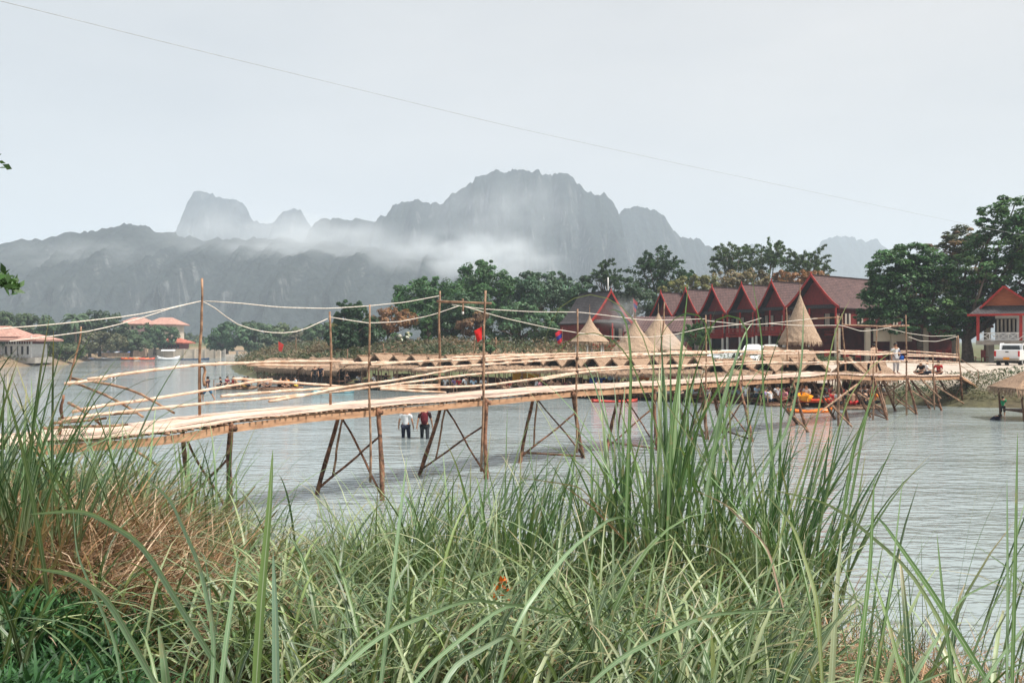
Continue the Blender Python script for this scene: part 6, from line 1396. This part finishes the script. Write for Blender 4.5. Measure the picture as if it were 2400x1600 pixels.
cane_clump(1770, 9.6, 3.0, 56, 'tall cane clump leaning right with fan shaped blades', .2, .25, .12, bend=(.05,.9), w=(.026,.042))
cane_clump(1880, 8.6, 2.2, 60, 'rightmost dense cane clump at the water edge', .1, .3, .14, bend=(.05,.9), w=(.022,.038))
cane_clump(740, 10.8, 1.25, 50, 'short cane clump under the second trestle', .2, .5, .35, w=(.012,.024))
cane_clump(450, 10.5, 1.7, 70, 'cane clump below the bridge deck left of the first pile', .2, .4, .35, w=(.012,.026))
cane_clump(1290, 9.6, 2.0, 55, 'thin cane clump right of the middle one', .4, .25, .25)
cane_clump(1100, 10.2, 2.1, 60, 'cane clump with arching tips right of the wading people', .2, .35, .28)
cane_clump(1190, 9.8, 2.3, 75, 'medium cane clump in the middle foreground', .3, .2, .24)
cane_clump(1390, 9.6, 2.2, 60, 'medium cane clump left of the tall right-hand group', 1.0, .2, .2)
cane_clump(600, 10.5, 1.3, 60, 'low arching cane clump by the first bridge pile', .2, .5, .4, w=(.012,.024))
cane_clump(880, 10.0, 1.6, 55, 'low cane clump left of the wading people', .3, .4, .3, w=(.014,.026))
cane_clump(1010, 9.8, 2.1, 65, 'low cane clump below the wading people', .4, .3, .25)
cane_clump(2330, 5.2, 1.8, 16, 'sparse tall blades at the lower right corner', .2, .1, .22, bend=(.05,.8), stem=False, w=(.008,.018))
cane_clump(2230, 5.0, 1.5, 20, 'sparse blades left of the lower right corner', .1, .4, .25, bend=(.1,1.3), stem=False, w=(.008,.018))
cane_clump(2020, 5.0, 1.3, 16, 'thin group of blades rising from the bottom before open water', 1.5, .2, .18, bend=(.1,1.0), stem=False, w=(.007,.016))
# single big blades close to the camera
def hero(pts, w, col, lab, n=18):
    P3 = [P(*p) for p in pts]; L_ = [0]
    for a, b_ in zip(P3, P3[1:]): L_.append(L_[-1]+(b_-a).length)
    cs = []
    for i in range(n+1):
        s = L_[-1]*i/n; m_ = L_[-1]*.06
        cs.append(Vector([np.mean([np.interp(np.clip(s+e*m_,0,L_[-1]),L_,[v[c] for v in P3]) for e in (-1,-.5,0,.5,1)]) for c in range(3)]))
    V=[];U=[]
    for i, c in enumerate(cs):
        t = (cs[min(i+1,n)]-cs[max(i-1,0)]).normalized(); sd = t.cross(Vector((.15,1,.1))).normalized(); u = i/n; ww = w/2*min(1,.6+u*1.5)*max(.03,(1-u**3)**.8)
        nn_ = sd.cross(t); V += [c-sd*ww, c+nn_*ww*.3, c+sd*ww]; U += [(0,u),(.5,u),(1,u)]
    V = np.array(V); U = np.array(U); I = np.arange(len(V)).reshape(n+1,3); q = np.stack([I[:-1,:-1],I[:-1,1:],I[1:,1:],I[1:,:-1]],-1).reshape(-1,4)
    return V, q, U, np.array(col)[None]*np.ones((len(V),1))
G0, G1_, G2_ = (.16,.25,.08), (.20,.31,.17), (.12,.22,.07)
H = [([(592,1720,2.1),(612,1400,2.15),(632,1180,2.2),(640,1042,2.25)], .028, G0),
 ([(648,1700,2.3),(645,1450,2.35),(640,1285,2.4)], .026, (.22,.34,.24)),
 ([(600,1700,2.6),(470,1500,2.7),(330,1270,3.0),(200,1195,3.3),(60,1205,3.6)], .030, G1_),
 ([(420,1700,2.6),(340,1560,2.7),(250,1400,2.8),(170,1345,3.0),(70,1330,3.2)], .032, G1_),
 ([(490,1680,2.6),(505,1500,2.7),(470,1330,2.9),(400,1170,3.2),(330,1110,3.5)], .024, G1_),
 ([(300,1700,2.7),(270,1500,2.8),(180,1300,3),(170,1180,3.2)], .015, G1_),
 ([(400,1690,2.5),(385,1560,2.5),(370,1460,2.55)], .035, G1_), ([(510,1680,2.5),(530,1500,2.6),(560,1290,2.8)], .022, G1_),
 ([(880,1720,3.0),(915,1400,3.1),(940,1190,3.3),(955,1060,3.5)], .020, G1_), ([(700,1650,2.8),(900,1480,3),(1100,1402,3.3),(1290,1430,3.6)], .020, G1_),
 ([(1150,1680,3.0),(1210,1450,3.1),(1330,1290,3.4),(1450,1200,3.8),(1600,1290,4.2)], .020, G1_), ([(900,1700,2.8),(1000,1560,2.9),(1190,1410,3.1),(1400,1460,3.5)], .018, G1_),
 ([(1300,1680,2.8),(1450,1540,2.9),(1650,1440,3.1),(1900,1420,3.4)], .020, G1_), ([(1000,1700,2.7),(1060,1560,2.8),(1200,1480,3.0),(1250,1610,3.1)], .022, (.24,.33,.22)),
 ([(1640,1700,5),(1665,1250,5.4),(1675,1000,5.8),(1685,860,6.1),(1800,610,6.8)][:0] or [(1465,1300,7),(1475,1000,7.2),(1480,840,7.3),(1468,740,7.4),(1440,712,7.5),(1420,735,7.6)], .034, G2_),
 ([(1560,1350,7),(1575,1000,7.2),(1600,800,7.3),(1615,648,7.4)], .034, G2_), ([(1640,1250,7),(1690,950,7.2),(1740,790,7.3),(1762,752,7.4),(1770,752,7.45)], .036, G1_),
 ([(1830,1200,7),(1790,950,7.2),(1785,780,7.3),(1760,640,7.4)], .020, G2_), ([(1700,1250,7),(1850,1000,7.2),(1880,850,7.3),(1884,700,7.4)], .03, G1_),
 ([(1780,1400,7),(1900,1050,7.2),(1960,760,7.4),(1998,692,7.5)], .022, (.2,.25,.08)), ([(1970,1250,7),(2000,1050,7.1),(2060,890,7.2)], .036, G2_),
 ([(1980,1250,7),(2025,1000,7.1),(2050,885,7.2)], .026, G2_), ([(1620,1300,7),(1540,1000,7.2),(1470,820,7.3),(1400,770,7.4),(1330,790,7.5),(1280,860,7.6)], .016, G0),
 ([(1700,1150,7),(1550,930,7.2),(1500,760,7.3),(1430,690,7.4),(1340,690,7.5),(1290,740,7.6),(1270,830,7.7)], .012, (.3,.33,.16)),
 ([(1640,1150,7),(1730,900,7.2),(1760,760,7.3),(1700,725,7.4),(1650,780,7.5),(1620,870,7.6)], .02, G2_), ([(1720,1150,7),(1690,940,7.2),(1650,730,7.3),(1580,735,7.3),(1530,820,7.4)], .018, G2_),
 ([(2380,1700,2.6),(2180,1380,2.9),(2060,1210,3.2),(2040,1205,3.3)], .022, G2_), ([(1990,1720,2.7),(2020,1500,2.8),(2040,1320,2.9),(2050,1100,3.0)], .018, G2_),
 ([(2300,1720,2.6),(2220,1480,2.8),(2130,1330,2.9),(1950,1180,3.2),(1780,1140,3.5)], .015, (.22,.29,.12)), ([(2150,1720,2.6),(2080,1450,2.8),(2040,1330,3.0)], .015, G0),
 ([(2370,1700,2.5),(2380,1300,2.6),(2385,1000,2.7)], .014, G2_), ([(2360,1640,2.5),(2362,1400,2.6),(2360,1110,2.7)], .010, G1_), ([(2250,1720,2.6),(2215,1450,2.7),(2195,1240,2.8)], .013, G2_),
 ([(1930,1650,2.7),(1915,1400,2.8),(1860,1230,3.0),(1780,1140,3.2)], .016, (.22,.27,.1)), ([(1880,1700,3),(2100,1620,3.1),(2250,1560,3.2),(2400,1530,3.3)], .012, G1_),
 ([(2240,1700,2.5),(2330,1560,2.6),(2420,1440,2.8)], .016, G1_), ([(2030,1700,2.7),(2085,1400,2.8),(2118,1100,3)], .009, G2_),
 ([(2080,1700,2.6),(2250,1400,2.9),(2400,1330,3.1)], .012, G1_), ([(1840,1440,5),(1800,1280,5.2),(1700,1180,5.5),(1620,1145,5.8)], .014, (.42,.27,.2)),
 ([(1440,1230,8),(1360,1140,8.2),(1200,1115,8.4)], .014, (.38,.28,.14)), ([(1480,1280,8),(1380,1180,8.1),(1310,1130,8.2)], .02, (.32,.17,.09)),
 ([(1500,1160,8),(1420,990,8.2),(1385,870,8.4),(1360,840,8.5)], .024, G1_), ([(1950,1050,7.5),(1990,930,7.6),(2040,860,7.7),(2110,810,7.9)], .012, (.2,.25,.08)),
 ([(1330,1500,7),(1290,1250,7.2),(1250,1130,7.4),(1235,960,7.6)], .012, G1_), ([(2300,1650,3),(2200,1560,3.2),(2000,1400,3.6),(1820,1250,4)], .008, (.3,.35,.2))]
V,Q,U,K = join([hero(p, w*.78, c, '') for p, w, c in H])
tag(np_mesh('grass', V, Q, M_grass, col=K, uv=U), kind='stuff')
# ------------------------------------------------------------------ air
def box_obj(name, x0, x1, y0, y1, z0, z1, m):
    return MB().box(((x0+x1)/2, (y0+y1)/2, (z0+z1)/2), (x1-x0, y1-y0, z1-z0)).build(name, m)
m = bpy.data.materials.new('hazy_air'); m.use_nodes = True; t = m.node_tree; t.nodes.clear()
out = t.nodes.new('ShaderNodeOutputMaterial'); pv = t.nodes.new('ShaderNodeVolumePrincipled')
pv.inputs['Color'].default_value = (.74, .845, .985, 1); pv.inputs['Density'].default_value = 0.00036; pv.inputs['Anisotropy'].default_value = 0
t.links.new(pv.outputs[0], out.inputs['Volume'])
tag(box_obj('haze', -2600, 2600, -340, 4600, -4, 480, m), kind='stuff')
m = bpy.data.materials.new('drifting_mist'); m.use_nodes = True; t = m.node_tree; t.nodes.clear()
out = t.nodes.new('ShaderNodeOutputMaterial'); pv = t.nodes.new('ShaderNodeVolumePrincipled')
pv.inputs['Color'].default_value = (.93, .97, 1.0, 1)
tcn = N(t, 'ShaderNodeTexCoord'); n1 = N(t, 'ShaderNodeTexNoise', i_Scale=2.4, i_Detail=4, i_Roughness=.5)
mpn = N(t, 'ShaderNodeMapping'); mpn.inputs['Scale'].default_value = (1.3, .7, .9); mpn.inputs['Rotation'].default_value = (0, .5, 0); t.links.new(tcn.outputs['Object'], mpn.inputs[0]); t.links.new(mpn.outputs[0], n1.inputs['Vector'])
ln = N(t, 'ShaderNodeVectorMath', operation='LENGTH'); t.links.new(tcn.outputs['Object'], ln.inputs[0])
fall = N(t, 'ShaderNodeMapRange', interpolation_type='SMOOTHSTEP'); fall.inputs[1].default_value = 1; fall.inputs[2].default_value = .1; t.links.new(ln.outputs['Value'], fall.inputs[0])
nr = N(t, 'ShaderNodeMapRange'); nr.inputs[1].default_value = .34; nr.inputs[2].default_value = .72; t.links.new(n1.outputs[0], nr.inputs[0])
oi = N(t, 'ShaderNodeObjectInfo')
q1 = N(t, 'ShaderNodeMath', operation='MULTIPLY'); t.links.new(fall.outputs[0], q1.inputs[0]); t.links.new(nr.outputs[0], q1.inputs[1])
q2 = N(t, 'ShaderNodeMath', operation='MULTIPLY'); t.links.new(q1.outputs[0], q2.inputs[0]); t.links.new(oi.outputs['Alpha'], q2.inputs[1])
q3 = N(t, 'ShaderNodeMath', operation='MULTIPLY'); q3.inputs[1].default_value = .05; t.links.new(q2.outputs[0], q3.inputs[0])
t.links.new(q3.outputs[0], pv.inputs['Density']); t.links.new(pv.outputs[0], out.inputs['Volume'])
M_mist = m
def mist(px, py, rx, rz, d, ry, dens, lab, tilt=0):
    d *= 1.35; ry *= 1.2
    o = MB().ell((0,0,0), (1,1,1), 20, 12).build('mist', M_mist); c = P(px, py, d)
    o.location = c; o.scale = (rx/F*d, ry, rz/F*d); o.rotation_euler = (0, R(tilt), 0); o.color = (1, 1, 1, dens)
    return tag(o, lab, 'mist', 'mist drifting below the ridges', 'stuff')
mist(1110, 608, 270, 84, 850, 75, .72, 'bright bank of mist drifting low in front of the tallest mountain', 3)
mist(700, 572, 430, 100, 850, 70, .46, 'long veil of mist over the front ridge under the round peaks', 5)
mist(1180, 500, 240, 110, 880, 60, .16, 'thin haze hanging over the face of the tallest mountain')
mist(180, 600, 260, 60, 800, 50, .18, 'faint smoke drifting across the left mountain slope')
for px, py, rx, rz, d, dens, lab in ((1455,735,70,55,76,5,'cooking smoke rising past the small straw cone'),(1570,800,50,30,74,6,'cooking smoke at the foot of the wide straw cone')):
    o = MB().ell((0,0,0), (1,1,1), 20, 12).build('smoke', M_mist); o.location = P(px, py, d); o.scale = (rx/F*d, 2.2, rz/F*d); o.color = (1,1,1,dens)
    tag(o, lab, 'smoke', 'cooking smoke around the straw cones', 'stuff')
